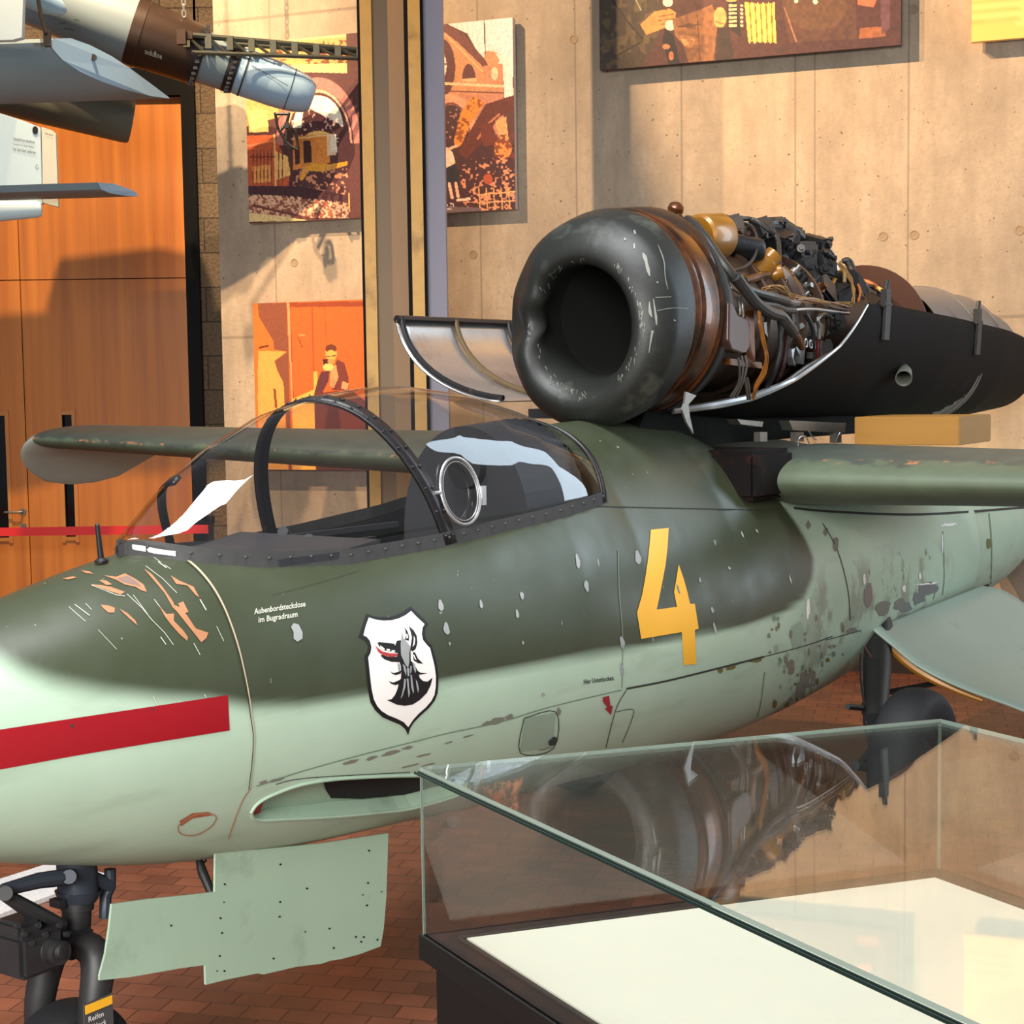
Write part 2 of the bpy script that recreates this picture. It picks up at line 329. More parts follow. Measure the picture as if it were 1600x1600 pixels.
# ------------------------------------------------------------------ wall posters (painted, coarse pictures)
class Paint:
    def __init__(s, x0, y0, x1, y1, res, skew=0.0):
        s.x0, s.y0, s.x1, s.y1 = x0, y0, x1, y1; s.W = int((x1 - x0) * res); s.H = int((y1 - y0) * res)
        xs = np.linspace(x0, x1, s.W); ys = np.linspace(y0, y1, s.H); s.X, s.Y = np.meshgrid(xs, ys); s.G = s.Y.copy(); s.Y = s.Y - skew * (s.X - x0); s.C = np.zeros((s.H, s.W, 3)); s.rs = np.random.RandomState(5)
    def fill(s, c): s.C[:] = lin(c)
    def mask(s, poly):
        X, Y = s.X, s.Y; ins = np.zeros(X.shape, bool); n = len(poly)
        for i in range(n):
            xa, ya = poly[i]; xb, yb = poly[(i + 1) % n]
            if ya == yb: continue
            c = ((ya > Y) != (yb > Y)) & (X < (xb - xa) * (Y - ya) / (yb - ya) + xa); ins ^= c
        return ins
    def put(s, m, c, a=1.0):
        c = lin(c); a = a * m if not isinstance(a, np.ndarray) else a * m
        s.C = s.C * (1 - a[..., None]) + c * a[..., None]
    def poly(s, pts, c, a=1.0): s.put(s.mask(pts).astype(float), c, a)
    def ell(s, cx, cy, rx, ry, c, a=1.0, half=None):
        m = ((s.X - cx) / rx) ** 2 + ((s.Y - cy) / ry) ** 2 < 1
        if half: m &= (s.Y < cy)
        s.put(m.astype(float), c, a)
    def ring(s, cx, cy, rx, ry, w, c, a=1.0, half=True):
        q = np.sqrt(((s.X - cx) / rx) ** 2 + ((s.Y - cy) / ry) ** 2); m = abs(q - 1) * min(rx, ry) < w / 2
        if half: m &= s.Y < cy
        s.put(m.astype(float), c, a)
    def line(s, pts, w, c, a=1.0):
        m = np.zeros(s.X.shape, bool)
        for (xa, ya), (xb, yb) in zip(pts[:-1], pts[1:]):
            dx, dy = xb - xa, yb - ya; L2 = dx * dx + dy * dy + 1e-9; t = np.clip(((s.X - xa) * dx + (s.Y - ya) * dy) / L2, 0, 1)
            m |= (s.X - xa - t * dx) ** 2 + (s.Y - ya - t * dy) ** 2 < (w / 2) ** 2
        s.put(m.astype(float), c, a)
    def noise(s, cell):
        h = int((s.y1 - s.y0) / cell) + 3; w = int((s.x1 - s.x0) / cell) + 3; g = s.rs.rand(h, w)
        u = (s.X - s.x0) / cell; v = (s.G - s.y0) / cell; i = u.astype(int); j = v.astype(int); fu = u - i; fv = v - j; fu = fu * fu * (3 - 2 * fu); fv = fv * fv * (3 - 2 * fv)
        return (g[j, i] * (1 - fu) + g[j, i + 1] * fu) * (1 - fv) + (g[j + 1, i] * (1 - fu) + g[j + 1, i + 1] * fu) * fv
    def speckle(s, poly, c, cell=3, th=.6, a=.9):
        m = s.mask(poly) if poly else np.ones(s.X.shape, bool); n = .6 * s.noise(cell) + .4 * s.noise(cell * 2.3)
        s.put((m & (n > th)).astype(float), c, a)
    def grain(s, amt=.18, cell=2.2): s.C *= (1 + amt * (s.noise(cell) - .5) * 2)[..., None]
m_print = None
def print_mat():
    m, nt, b = nodes('printed_canvas'); a = nt.nodes.new('ShaderNodeAttribute'); a.attribute_name = 'Print'; nt.links.new(a.outputs['Color'], b.inputs['Base Color']); b.inputs['Roughness'].default_value = .45; return m
m_print = print_mat()
def poster(name, label, p, uL, uR, zT, zB, h=.07, edge=(200, 180, 165)):
    """a printed canvas on a thin box frame, hung on the back wall; p = Paint spread over it"""
    r = empty(name); r.matrix_world = WM @ Matrix.Translation((((uL + uR) / 2), h, zB)); tag(r, label, 'poster')
    cu = (uL + uR) / 2; H, Wd = p.H, p.W; uu = np.linspace(uL - cu, uR - cu, Wd); zz = np.linspace(zT - zB, 0, H)
    U, Z = np.meshgrid(uu, zz); V = np.stack([U.ravel(), np.full(U.size, .012), Z.ravel()], 1)
    idx = np.arange(H * Wd).reshape(H, Wd); Fc = np.stack([idx[:-1, :-1].ravel(), idx[1:, :-1].ravel(), idx[1:, 1:].ravel(), idx[:-1, 1:].ravel()], 1)
    me = bpy.data.meshes.new('printed_canvas'); me.vertices.add(len(V)); me.vertices.foreach_set('co', V.ravel()); me.loops.add(Fc.size); me.loops.foreach_set('vertex_index', Fc.ravel().astype(np.int32))
    me.polygons.add(len(Fc)); me.polygons.foreach_set('loop_start', np.arange(0, Fc.size, 4, dtype=np.int32)); me.polygons.foreach_set('loop_total', np.full(len(Fc), 4, dtype=np.int32)); me.update(calc_edges=True); me.validate()
    ca = me.color_attributes.new('Print', 'FLOAT_COLOR', 'POINT'); cc = np.ones((H * Wd, 4)); cc[:, :3] = np.clip(p.C.reshape(-1, 3), 0, 1); ca.data.foreach_set('color', cc.ravel())
    me.materials.append(m_print); o = bpy.data.objects.new('printed_canvas', me); COL.objects.link(o); o.parent = r
    b = MB(); b.box((0, -.012, (zT - zB) / 2), (uL - uR, .046, zT - zB)); b.build('stretcher_frame', mat(name + '_edge', rgb(*edge), .6), r)
    return r
# poster A: burnt-out station hall with wrecked carriages; authored in photo pixels, 396..807 wide
A = Paint(396, 58, 812, 347, 1.0, .045); A.fill((92, 52, 50))
A.poly([(396, 36), (812, 36), (812, 130), (770, 110), (745, 60), (700, 36)], (236, 222, 214)); A.poly([(396, 36), (560, 36), (560, 60), (396, 70)], (240, 190, 130))
A.poly([(396, 60), (560, 55), (560, 330), (396, 330)], (222, 160, 96)); A.poly([(396, 190), (558, 150), (558, 330), (396, 330)], (84, 46, 44))
A.poly([(470, 95), (560, 95), (560, 300), (486, 300)], (88, 50, 50))
A.poly([(440, 94), (560, 96), (560, 112), (440, 104)], (240, 200, 130)); A.speckle([(440, 60), (560, 60), (560, 95), (440, 95)], (110, 56, 36), 4, .55)
A.ring(512, 222, 62, 96, 12, (190, 120, 110)); A.ring(512, 222, 52, 84, 3, (240, 170, 140)); A.ell(512, 195, 40, 50, (246, 236, 214), half=True); A.poly([(490, 160), (545, 190), (552, 200), (545, 230), (480, 230)], (78, 42, 46))
A.speckle([(470, 150), (545, 170), (545, 230), (470, 230)], (236, 190, 170), 3, .68)
A.ell(512, 215, 24, 14, (246, 196, 110), half=True); A.poly([(472, 208), (528, 206), (530, 252), (470, 262)], (226, 140, 60)); A.poly([(488, 216), (500, 216), (501, 250), (488, 252)], (70, 34, 30)); A.poly([(474, 224), (482, 224), (482, 252), (474, 254)], (74, 36, 30))
A.line([(470, 212), (528, 208)], 2, (250, 214, 150)); A.poly([(526, 208), (538, 206), (540, 240), (526, 240)], (240, 200, 160)); A.poly([(532, 206), (540, 208), (542, 236), (530, 234)], (244, 228, 200))
A.poly([(396, 205), (440, 205), (466, 260), (462, 290), (396, 290)], (196, 92, 50)); A.poly([(400, 165), (430, 165), (432, 200), (400, 200)], (246, 196, 110)); A.poly([(440, 230), (462, 240), (466, 270), (440, 278)], (246, 190, 110)); A.poly([(404, 255), (434, 252), (434, 280), (404, 282)], (240, 160, 80))
for k in range(9): A.line([(406 + k * 6, 228), (404 + k * 6, 284)], 1.5, (112, 44, 32))
A.line([(396, 222), (440, 214)], 3, (236, 130, 80)); A.line([(441, 205), (441, 318)], 2.5, (246, 180, 110)); A.line([(400, 240), (440, 240)], 2, (110, 40, 30))
A.poly([(486, 262), (500, 252), (530, 254), (558, 250), (558, 256), (520, 266), (496, 264), (484, 280), (480, 276)], (236, 166, 44)); A.speckle([(470, 258), (558, 256), (558, 312), (470, 300)], (226, 150, 110), 3.2, .62); A.poly([(396, 286), (480, 288), (558, 304), (558, 312), (396, 304)], (74, 38, 42))
A.poly([(396, 302), (470, 306), (558, 318), (558, 340), (396, 336)], (150, 84, 66)); A.speckle([(396, 300), (470, 304), (558, 316), (558, 340), (396, 336)], (242, 190, 150), 2.4, .5)
A.line([(404, 318), (480, 336), (510, 344)], 4, (112, 60, 52)); A.poly([(396, 330), (440, 334), (500, 344), (396, 344)], (240, 206, 140))
# right part
A.poly([(610, 36), (690, 36), (690, 344), (610, 344)], (150, 96, 76))
A.poly([(686, 40), (712, 42), (752, 84), (768, 108), (772, 150), (796, 150), (796, 130), (788, 110), (796, 96), (782, 88), (770, 88), (768, 104), (796, 150), (796, 168), (776, 168), (686, 150)], (206, 140, 96))
A.poly([(686, 40), (714, 42), (740, 62), (770, 100), (776, 112), (768, 112), (730, 72), (706, 52), (686, 48)], (112, 62, 58)); A.line([(688, 50), (712, 60), (744, 94), (766, 118)], 2, (240, 180, 130))
A.poly([(768, 110), (796, 108), (796, 156), (770, 156)], (198, 132, 96)); A.ell(784, 122, 5, 10, (240, 200, 160)); A.poly([(786, 92), (808, 100), (812, 160), (798, 160), (796, 110)], (244, 222, 206))
A.line([(770, 40), (771, 92)], 1.6, (70, 44, 50)); A.ell(706, 110, 20, 44, (92, 50, 50)); A.ell(703, 106, 10, 22, (238, 214, 196)); A.line([(695, 98), (713, 92)], 2, (90, 50, 50)); A.line([(695, 110), (713, 104)], 2, (90, 50, 50))
A.ell(746, 130, 10, 24, (96, 52, 50), half=True); A.poly([(736, 128), (757, 128), (757, 134), (736, 132)], (236, 180, 130)); A.line([(686, 132), (796, 142)], 4, (240, 196, 150)); A.line([(686, 144), (796, 152)], 2, (110, 60, 56))
A.poly([(686, 150), (796, 154), (796, 250), (686, 330)], (196, 128, 100)); A.ring(718, 214, 34, 56, 9, (226, 156, 120)); A.ring(718, 214, 28, 49, 2, (120, 66, 60)); A.ell(718, 214, 26, 47, (70, 38, 44), half=True); A.poly([(692, 210), (745, 210), (745, 250), (690, 250)], (66, 36, 42))
A.ell(694, 190, 6, 18, (244, 236, 226)); A.poly([(686, 190), (700, 190), (700, 216), (686, 216)], (240, 232, 222)); A.line([(686, 196), (700, 196)], 1.2, (80, 50, 50)); A.speckle([(700, 160), (745, 165), (745, 235), (700, 230)], (180, 120, 110), 3, .76)
A.poly([(686, 216), (812, 230), (812, 344), (686, 344)], (72, 38, 42))
A.poly([(722, 222), (733, 180), (748, 158), (756, 156), (768, 166), (748, 196), (733, 230), (724, 234)], (224, 136, 52)); A.speckle([(722, 222), (733, 180), (748, 158), (756, 156), (768, 166), (748, 196), (733, 230)], (140, 66, 34), 4, .6)
A.poly([(728, 240), (770, 168), (812, 156), (812, 178), (790, 188), (766, 224), (740, 252)], (98, 44, 38)); A.line([(758, 220), (774, 198), (790, 184)], 3, (196, 120, 90)); A.poly([(784, 194), (800, 188), (804, 230), (790, 222)], (236, 160, 100)); A.poly([(760, 200), (778, 196), (790, 230), (766, 232)], (110, 48, 40)); A.ell(795, 236, 13, 16, (232, 140, 70)); A.speckle([(780, 215), (812, 215), (812, 255), (780, 255)], (120, 50, 40), 3, .55)
A.ell(704, 228, 5, 6, (222, 160, 130)); A.poly([(696, 236), (712, 232), (720, 240), (724, 256), (706, 268), (696, 250)], (240, 204, 176)); A.line([(712, 236), (726, 230)], 4, (236, 180, 150)); A.poly([(700, 268), (722, 258), (730, 270), (728, 288), (706, 290)], (40, 34, 46))
A.line([(714, 288), (718, 310)], 4.5, (240, 186, 160)); A.line([(724, 288), (727, 308)], 4.5, (236, 180, 150)); A.line([(726, 314), (744, 312)], 4, (242, 206, 180)); A.speckle([(728, 250), (812, 250), (812, 336), (736, 330)], (226, 148, 110), 3.2, .60); A.ell(772, 282, 7, 8, (180, 80, 52))
for k in range(5): A.line([(758 + k * 11, 296), (760 + k * 11, 330)], 1.8, (230, 160, 100))
A.line([(756, 306), (812, 302)], 2, (236, 170, 110)); A.line([(756, 318), (812, 316)], 2, (226, 160, 110)); A.poly([(686, 322), (760, 326), (760, 336), (686, 338)], (110, 88, 96)); A.speckle([(692, 318), (720, 318), (720, 328), (692, 328)], (246, 220, 210), 2.5, .5)
A.grain(.2, 2.2)
poster('ruined_station_poster', 'large sepia poster of a ruined arched station hall hung behind the column', A, 4.79, 2.65, 4.54, 3.21)
# poster B: orange picture of a man drinking beside a door
B = Paint(402, 475, 690, 740, 1.0, .03); B.fill((222, 100, 42)); B.poly([(410, 474), (459, 474), (460, 740), (410, 740)], (136, 76, 52))
B.poly([(402, 474), (410, 474), (412, 496), (436, 536), (436, 548), (458, 551), (436, 566), (446, 600), (452, 640), (456, 740), (402, 740)], (226, 112, 46))
B.poly([(410, 550), (456, 551), (436, 566), (440, 580), (450, 600), (454, 740), (404, 740), (408, 580)], (236, 160, 78)); B.line([(412, 545), (426, 542)], 3, (90, 46, 30)); B.poly([(433, 610), (437, 610), (439, 640), (435, 640)], (130, 66, 30))
B.line([(461, 474), (464, 600), (466, 700)], 4, (246, 150, 96)); B.line([(464, 480), (466, 660)], 1.5, (180, 60, 30)); B.line([(500, 478), (500, 580)], 2, (190, 70, 34)); B.line([(520, 480), (522, 560)], 1.5, (200, 80, 40)); B.poly([(463, 474), (690, 470), (690, 480), (464, 481)], (150, 66, 34))
B.line([(478, 525), (486, 525)], 3, (240, 140, 80)); B.line([(476, 528), (482, 544)], 1.4, (120, 40, 30)); B.poly([(464, 626), (500, 610), (500, 582), (506, 582), (506, 622), (560, 640), (690, 650), (690, 740), (462, 740)], (242, 176, 78))
B.ell(529, 553, 9, 13, (240, 170, 80)); B.ell(529, 546, 9, 7, (110, 54, 34)); B.ell(529, 554, 7, 6, (240, 172, 84)); B.line([(522, 558), (536, 557)], 1.8, (110, 50, 36)); B.poly([(515, 562), (525, 562), (530, 570), (516, 572)], (70, 34, 34)); B.ell(524, 575, 9, 6, (246, 196, 110)); B.ell(529, 566, 6, 4, (232, 140, 70))
B.poly([(512, 582), (526, 580), (524, 596), (512, 618), (500, 616), (506, 596)], (98, 50, 52)); B.poly([(538, 562), (550, 568), (556, 590), (556, 612), (530, 610), (528, 590)], (120, 56, 46)); B.poly([(528, 580), (536, 570), (540, 590), (532, 608), (526, 604)], (236, 150, 96)); B.poly([(546, 596), (556, 600), (554, 610), (544, 608)], (240, 150, 100)); B.poly([(500, 616), (560, 610), (600, 640), (600, 740), (500, 740)], (110, 52, 44)); B.grain(.1, 2)
poster('orange_door_poster', 'orange poster of a person drinking beside a door, below the station poster', B, 4.78, 3.3, 2.61, 1.35, edge=(206, 120, 70))
# poster C: soldiers and an accordion
Cp = Paint(943, -184, 1412, 115, .9, .086); Cp.fill((74, 40, 34))
Cp.poly([(943, -200), (1000, -200), (1040, -20), (1050, 10), (1040, 60), (1010, 112), (943, 112)], (58, 44, 30)); Cp.speckle([(943, -200), (1040, -20), (1040, 60), (1000, 112), (943, 112)], (92, 74, 44), 7, .58, .7)
Cp.line([(960, 0), (990, 40), (1014, 66)], 3, (30, 24, 20)); Cp.line([(1000, 0), (1012, 22)], 2, (150, 140, 110)); Cp.line([(975, 90), (1010, 72)], 3, (34, 26, 20))
Cp.poly([(1010, 44), (1034, 24), (1058, 20), (1068, 26), (1066, 42), (1048, 50), (1020, 60)], (206, 132, 66)); Cp.line([(1040, 32), (1064, 28)], 1.5, (120, 66, 36)); Cp.line([(1040, 38), (1066, 35)], 1.5, (120, 66, 36)); Cp.line([(1044, 44), (1064, 41)], 1.5, (120, 66, 36)); Cp.ell(1055, 10, 8, 7, (240, 220, 186)); Cp.ell(1059, 45, 9, 8, (236, 214, 180)); Cp.poly([(1047, -30), (1062, -30), (1062, 5), (1048, 5)], (30, 22, 20))
Cp.poly([(1062, 36), (1100, 24), (1126, 14), (1134, 40), (1128, 98), (1088, 102), (1080, 76), (1066, 60)], (136, 88, 50)); Cp.poly([(1072, 60), (1100, 62), (1094, 80), (1082, 78)], (196, 132, 76)); Cp.line([(1072, 48), (1106, 44)], 2, (60, 36, 28)); Cp.line([(1102, 30), (1106, 98)], 2, (92, 58, 36)); Cp.ell(1088, 46, 6, 4, (80, 48, 34)); Cp.speckle([(1062, 36), (1126, 14), (1128, 98), (1088, 102)], (100, 62, 40), 6, .6, .6)
Cp.poly([(1050, 50), (1064, 60), (1074, 104), (1056, 106), (1046, 70)], (26, 20, 20)); Cp.ell(1052, 78, 6, 4, (180, 110, 70)); Cp.ell(1060, 92, 4, 7, (170, 100, 60))
Cp.ell(1138, 34, 10, 16, (214, 150, 84)); Cp.ell(1156, 2, 9, 12, (220, 156, 90)); Cp.line([(1130, 40), (1146, 44)], 1.5, (120, 66, 40)); Cp.poly([(1134, 48), (1152, 50), (1160, 98), (1132, 100)], (50, 34, 28)); Cp.poly([(1150, 10), (1164, 10), (1172, 64), (1150, 50)], (36, 26, 24))
for k in range(6): Cp.poly([(1152, 14 + k * 6), (1164, 14 + k * 6), (1164, 17 + k * 6), (1152, 18 + k * 6)], (224, 190, 130)); Cp.ell(1172, 16 + k * 6, 2.3, 2, (230, 200, 150))
Cp.poly([(1176, 10), (1182, 70), (1226, 72), (1222, 12), (1200, 14)], (222, 178, 72))
for k in range(11): Cp.line([(1180 + k * 4.2, 12), (1184 + k * 4, 72)], 1.5, (120, 80, 36) if k % 2 else (236, 206, 120))
Cp.poly([(1234, -200), (1330, -200), (1345, 10), (1348, 66), (1246, 72), (1234, 20)], (84, 52, 38)); Cp.ell(1286, 20, 46, 34, (98, 66, 42), .8); Cp.ell(1256, 10, 3, 3, (236, 210, 170)); Cp.ell(1285, 11, 3.5, 3.5, (240, 214, 176)); Cp.ell(1236, 1, 3, 3, (230, 200, 160)); Cp.line([(1238, 20), (1256, 70)], 2.5, (150, 100, 70)); Cp.poly([(1240, -200), (1330, -200), (1330, 2), (1240, -8)], (60, 40, 32))
Cp.poly([(1348, -10), (1376, 10), (1372, 20), (1348, 16)], (190, 100, 66)); Cp.poly([(1352, 50), (1388, 48), (1390, 62), (1350, 66)], (150, 88, 50)); Cp.poly([(1372, -200), (1398, -200), (1396, 50), (1384, 60)], (98, 62, 66)); Cp.grain(.25, 5)
o = poster('accordion_poster', 'wide dark poster of people in coats holding cups and an accordion, top right', Cp, 2.01, -.02, 5.42, 4.12, .09, edge=(70, 50, 52))
D_ = Paint(0, 0, 100, 100, .5); D_.fill((240, 190, 96)); D_.speckle(None, (252, 214, 130), 14, .5, .6)
for k in range(9): D_.line([(0, 60 + k * 4), (100, 58 + k * 4.4)], .8, (226, 160, 70), .6)
poster('pale_yellow_poster', 'pale yellow poster cropped by the top right corner of the photo', D_, -.46, -2.0, 5.6, 4.10, .09, edge=(246, 200, 120))
# barrier tape in front of the door
bt = MB(); b0 = at_depth(-160, 826.5, 12.2); b1 = at_depth(330, 829, 12.2)
bt.box(((b0.x + b1.x) / 2, 12.2, .90), (b1.x - b0.x, .003, .066)); r = empty('barrier_belt', ((b0.x + b1.x) / 2, 12.2, 0)); tag(r, 'red barrier belt stretched in front of the orange door', 'barrier')
bt2 = MB(); bt2.box((0, 0, .90), (b1.x - b0.x, .003, .066)); bt2.build('belt', mat('red_belt', rgb(226, 28, 30), .55), r)
for sx_ in (-1, 1):
    p = MB(); p.lathe([(0, .001), (0, .17), (.012, .17), (.03, .05), (.03, .022), (.93, .022), (.95, .03), (1.0, .03), (1.0, .001)], (sx_ * (b1.x - b0.x) / 2, 0, 0), (0, 0, 1), 24); p.build('barrier_post', m_blackmetal, r, True)
# pale grating on the floor behind the nose wheel
g0, g1, g2, g3 = [on_plane(x, y, Vector((0, 0, 1)), (0, 0, .02)) for (x, y) in ((-60, 1392), (88, 1345), (170, 1366), (-60, 1450))]
gm = MB(); gm.prism([g0, g1, g2, g3], (0, 0, -.018)); o = gm.build('floor_grating', None or mat('pale_floor_grating', rgb(196, 192, 188), .6, var=.3, scale=60)); tag(o, 'pale perforated strip lying on the brick floor beside the nose wheel', 'floor strip')
# ------------------------------------------------------------------ the jet: local x = towards the tail, y = far side, z up
JA = math.radians(55); JO = Vector((-.976, 4.31, 0))
jet = empty('jet_aircraft', JO, JA); tag(jet, 'dark and pale green vintage jet fighter with yellow number 4 and exposed engine on top', 'aircraft')
JT = Vector((math.cos(JA), math.sin(JA), 0)); JL = Vector((-math.sin(JA), math.cos(JA), 0))
JM = Matrix((JT, JL, Vector((0, 0, 1)))).transposed().to_4x4(); JM.translation = JO; JI = JM.inverted()
def l_y(x, y, yl): return JI @ on_plane(x, y, JL, JO + JL * yl)      # pixel -> local point on the plane y = yl
def l_s(x, y, s): return JI @ on_plane(x, y, JT, JO + JT * s)
SEC = np.array([(-1.10, 1.165, 1.05, .05, 1.10), (-1.0, 1.26, .975, .125, 1.10), (-.8, 1.355, .885, .205, 1.10), (-.5, 1.435, .79, .28, 1.09), (-.2, 1.50, .71, .333, 1.08),
(0, 1.53, .668, .36, 1.08), (.4, 1.56, .61, .40, 1.07), (.8, 1.60, .575, .43, 1.06), (1.3, 1.66, .53, .46, 1.04), (1.80, 1.80, .50, .48, 1.02), (2.2, 1.82, .47, .49, 1.0),
(2.7, 1.79, .455, .50, 1.0), (3.0, 1.70, .45, .505, 1.0), (3.3, 1.62, .455, .505, 1.0), (3.7, 1.58, .48, .50, 1.0), (4.4, 1.56, .55, .49, 1.02), (5.2, 1.54, .62, .48, 1.05), (5.36, 1.53, .64, .47, 1.05), (5.40, 1.52, .64, .445, 1.05), (6.2, 1.50, .68, .41, 1.07), (7.2, 1.47, .86, .30, 1.16), (8.0, 1.44, 1.05, .18, 1.25)])
def sec(s):
    x = SEC[:, 0]; i = int(np.clip(np.searchsorted(x, s) - 1, 0, len(x) - 2)); h = x[i + 1] - x[i]; u = (s - x[i]) / h; out = []
    for c in range(1, 5):
        y = SEC[:, c]
        def sl(k):
            if k <= 0: return (y[1] - y[0]) / (x[1] - x[0])
            if k >= len(x) - 1: return (y[-1] - y[-2]) / (x[-1] - x[-2])
            a = (y[k] - y[k - 1]) / (x[k] - x[k - 1]); b = (y[k + 1] - y[k]) / (x[k + 1] - x[k])
            return 0 if a * b <= 0 else 2 * a * b / (a + b)
        out.append((2 * u ** 3 - 3 * u ** 2 + 1) * y[i] + (u ** 3 - 2 * u ** 2 + u) * h * sl(i) + (-2 * u ** 3 + 3 * u ** 2) * y[i + 1] + (u ** 3 - u ** 2) * h * sl(i + 1))
    return out
def fpt(s, th, off=0.0):
    """point of the hull; th = 0 at the near side, 90 deg at the belly"""
    zt, zb, hw, zc = sec(s); n = 2.15; c, si = math.cos(th), math.sin(th)
    nt_ = 2.15
    if si < 0 and s > 1.5:      # narrower raised spine behind the canopy
        nt_ = ip(s, (1.5, 1.9, 2.6, 3.0), (2.15, 1.75, 1.75, 2.1))
    y = -(hw + off) * math.copysign(abs(c) ** (2 / (nt_ if si < 0 else n)), c); zz = abs(si) ** (2 / (nt_ if si < 0 else n))
    return Vector((s, y, zc + (zt + off - zc) * zz if si < 0 else zc - (zc - zb + off) * zz))
RAILS = [(-.14, 1.535), (.0, 1.50), (.19, 1.472), (.5, 1.455), (.9, 1.47), (1.38, 1.505), (1.82, 1.55)]
rx_, rz_ = [a for a, _ in RAILS], [b for _, b in RAILS]
def rail_z(s): return ip(s, rx_, rz_)
# border of the dark green, near side, from the photo: (x, y) pixels
BORD = [(-220, 985), (-100, 1010), (0, 1030), (39, 1051), (81, 1067), (162, 1082), (260, 1091), (325, 1093), (396, 1106), (470, 1103), (520, 1096), (570, 1088), (690, 1065), (780, 1050), (880, 1031), (980, 1015), (1095, 992), (1162, 979), (1225, 957), (1256, 935), (1269, 904), (1271, 872), (1258, 841), (1240, 812), (1228, 796)]
ss = np.unique(np.round(np.concatenate([np.linspace(-1.10, 0, 56), np.linspace(0, .95, 130), np.linspace(.95, 5.30, 250), np.linspace(5.32, 8.0, 60)]), 5))
tt = np.radians(np.unique(np.round(np.concatenate([np.arange(0, 360, 1.8), np.arange(8, 46, .6), np.arange(300, 352, .9)]), 4)))
NS, NT = len(ss), len(tt)
V = [fpt(float(s), float(th)) for s in ss for th in tt]
hull_f = [(i * NT + k, i * NT + (k + 1) % NT, (i + 1) * NT + (k + 1) % NT, (i + 1) * NT + k) for i in range(NS - 1) for k in range(NT)]
BV_all = BVHTree.FromPolygons([tuple(v) for v in V], hull_f)
def hit(x, y):
    o = JI @ EYE; d = (JI.to_3x3() @ ray(x, y)).normalized(); h = BV_all.ray_cast(o, d)
    return h[0], h[1]
bsz = []
for (x, y) in BORD:
    h = hit(x, y)[0]
    if h is not None: bsz.append((h.x, h.z))
nose_b = [(-1.2, 1.24)] + [p for p in bsz]
def in_poly(P, X, Y):
    ins = np.zeros(X.shape, bool); n = len(P)
    for i in range(n):
        xa, ya = P[i]; xb, yb = P[(i + 1) % n]
        if ya == yb: continue
        ins ^= ((ya > Y) != (yb > Y)) & (X < (xb - xa) * (Y - ya) / (yb - ya) + xa)
    return ins
def dist_poly(P, X, Y, closed=True):
    D = np.full(X.shape, 1e9); n = len(P)
    for i in range(n if closed else n - 1):
        xa, ya = P[i]; xb, yb = P[(i + 1) % n]; dx, dy = xb - xa, yb - ya; t = np.clip(((X - xa) * dx + (Y - ya) * dy) / (dx * dx + dy * dy + 1e-12), 0, 1)
        D = np.minimum(D, np.hypot(X - xa - t * dx, Y - ya - t * dy))
    return D
VA = np.array([tuple(v) for v in V])
# paint border (both sides alike)
Bp = nose_b
poly = Bp + [(3.10, 1.45), (3.10, 2.6), (-1.4, 2.6), (-1.4, 1.24)]
ins = in_poly(poly, VA[:, 0], VA[:, 2]); dd = dist_poly(Bp, VA[:, 0], VA[:, 2], False)
sd = np.where(ins, -dd, dd); soft = np.interp(VA[:, 0], (-.9, -.4, .6, 2.9, 3.3), (.05, .035, .016, .014, .03))
pale = np.clip(sd / (2 * soft) + .5, 0, 1); pale = pale * pale * (3 - 2 * pale)
wear = np.clip((VA[:, 0] - 2.75) / .6, 0, 1) * np.clip((1.30 - VA[:, 2]) / .25, .25, 1) * np.clip((5.1 - VA[:, 0]) / .5, .2, 1)
# long recess of the gun port, near and far side
GUN = [(392, 1270), (402, 1256), (424, 1243), (468, 1227), (520, 1218), (580, 1214), (645, 1212), (705, 1214), (735, 1222), (722, 1240), (645, 1263), (590, 1270), (525, 1276), (450, 1280), (402, 1281)]
gz = []
for p in GUN:
    h = hit(*p)[0]; gz.append((h.x, h.z))
gi = in_poly(gz, VA[:, 0], VA[:, 2]) ; gd = dist_poly(gz, VA[:, 0], VA[:, 2])
depth = np.where(gi, np.clip(gd / .008, 0, 1), 0)
near_ = VA[:, 1] < 0
VH = VA.copy()
def side_y(s, z):
    zt, zb, hw, zc = sec(s); n = 2.15
    if z > zc:
        n = 2.15 if s < 1.5 else ip(s, (1.5, 1.9, 2.6, 3.0), (2.15, 1.75, 1.75, 2.1)); q = (z - zc) / (zt - zc)
    else: q = (zc - z) / (zc - zb)
    return hw * max(0., 1 - min(1., q) ** n) ** (1 / n)
# clean edges: vertices close to an opening slide onto its outline
G = np.array(gz)
for i in np.where((gd < .0065) & near_ & (VA[:, 2] < 1.0))[0]:
    p = VA[i, [0, 2]]; best = None
    for k in range(len(G)):
        a, c = G[k], G[(k + 1) % len(G)]; e = c - a; t = np.clip(np.dot(p - a, e) / (e @ e), 0, 1); q = a + t * e; dq_ = np.hypot(*(p - q))
        if best is None or dq_ < best[0]: best = (dq_, q)
    q = best[1]; VH[i] = (q[0], -side_y(q[0], q[1]), q[1])
for i in np.where((abs(VA[:, 2] - np.interp(VA[:, 0], rx_, rz_)) < .010) & (VA[:, 0] > -.10) & (VA[:, 0] < 1.81))[0]:
    s_ = VA[i, 0]; z_ = rail_z(s_); zt_ = sec(s_)[0]
    if z_ < zt_: VH[i] = (s_, math.copysign(side_y(s_, z_), VA[i, 1]), z_)
fc = np.array(hull_f); ctr = VH[fc].mean(1); ctrA = VA[fc].mean(1)
cut = (ctr[:, 0] > -.12) & (ctr[:, 0] < 1.80) & (ctr[:, 2] > np.interp(ctr[:, 0], rx_, rz_))
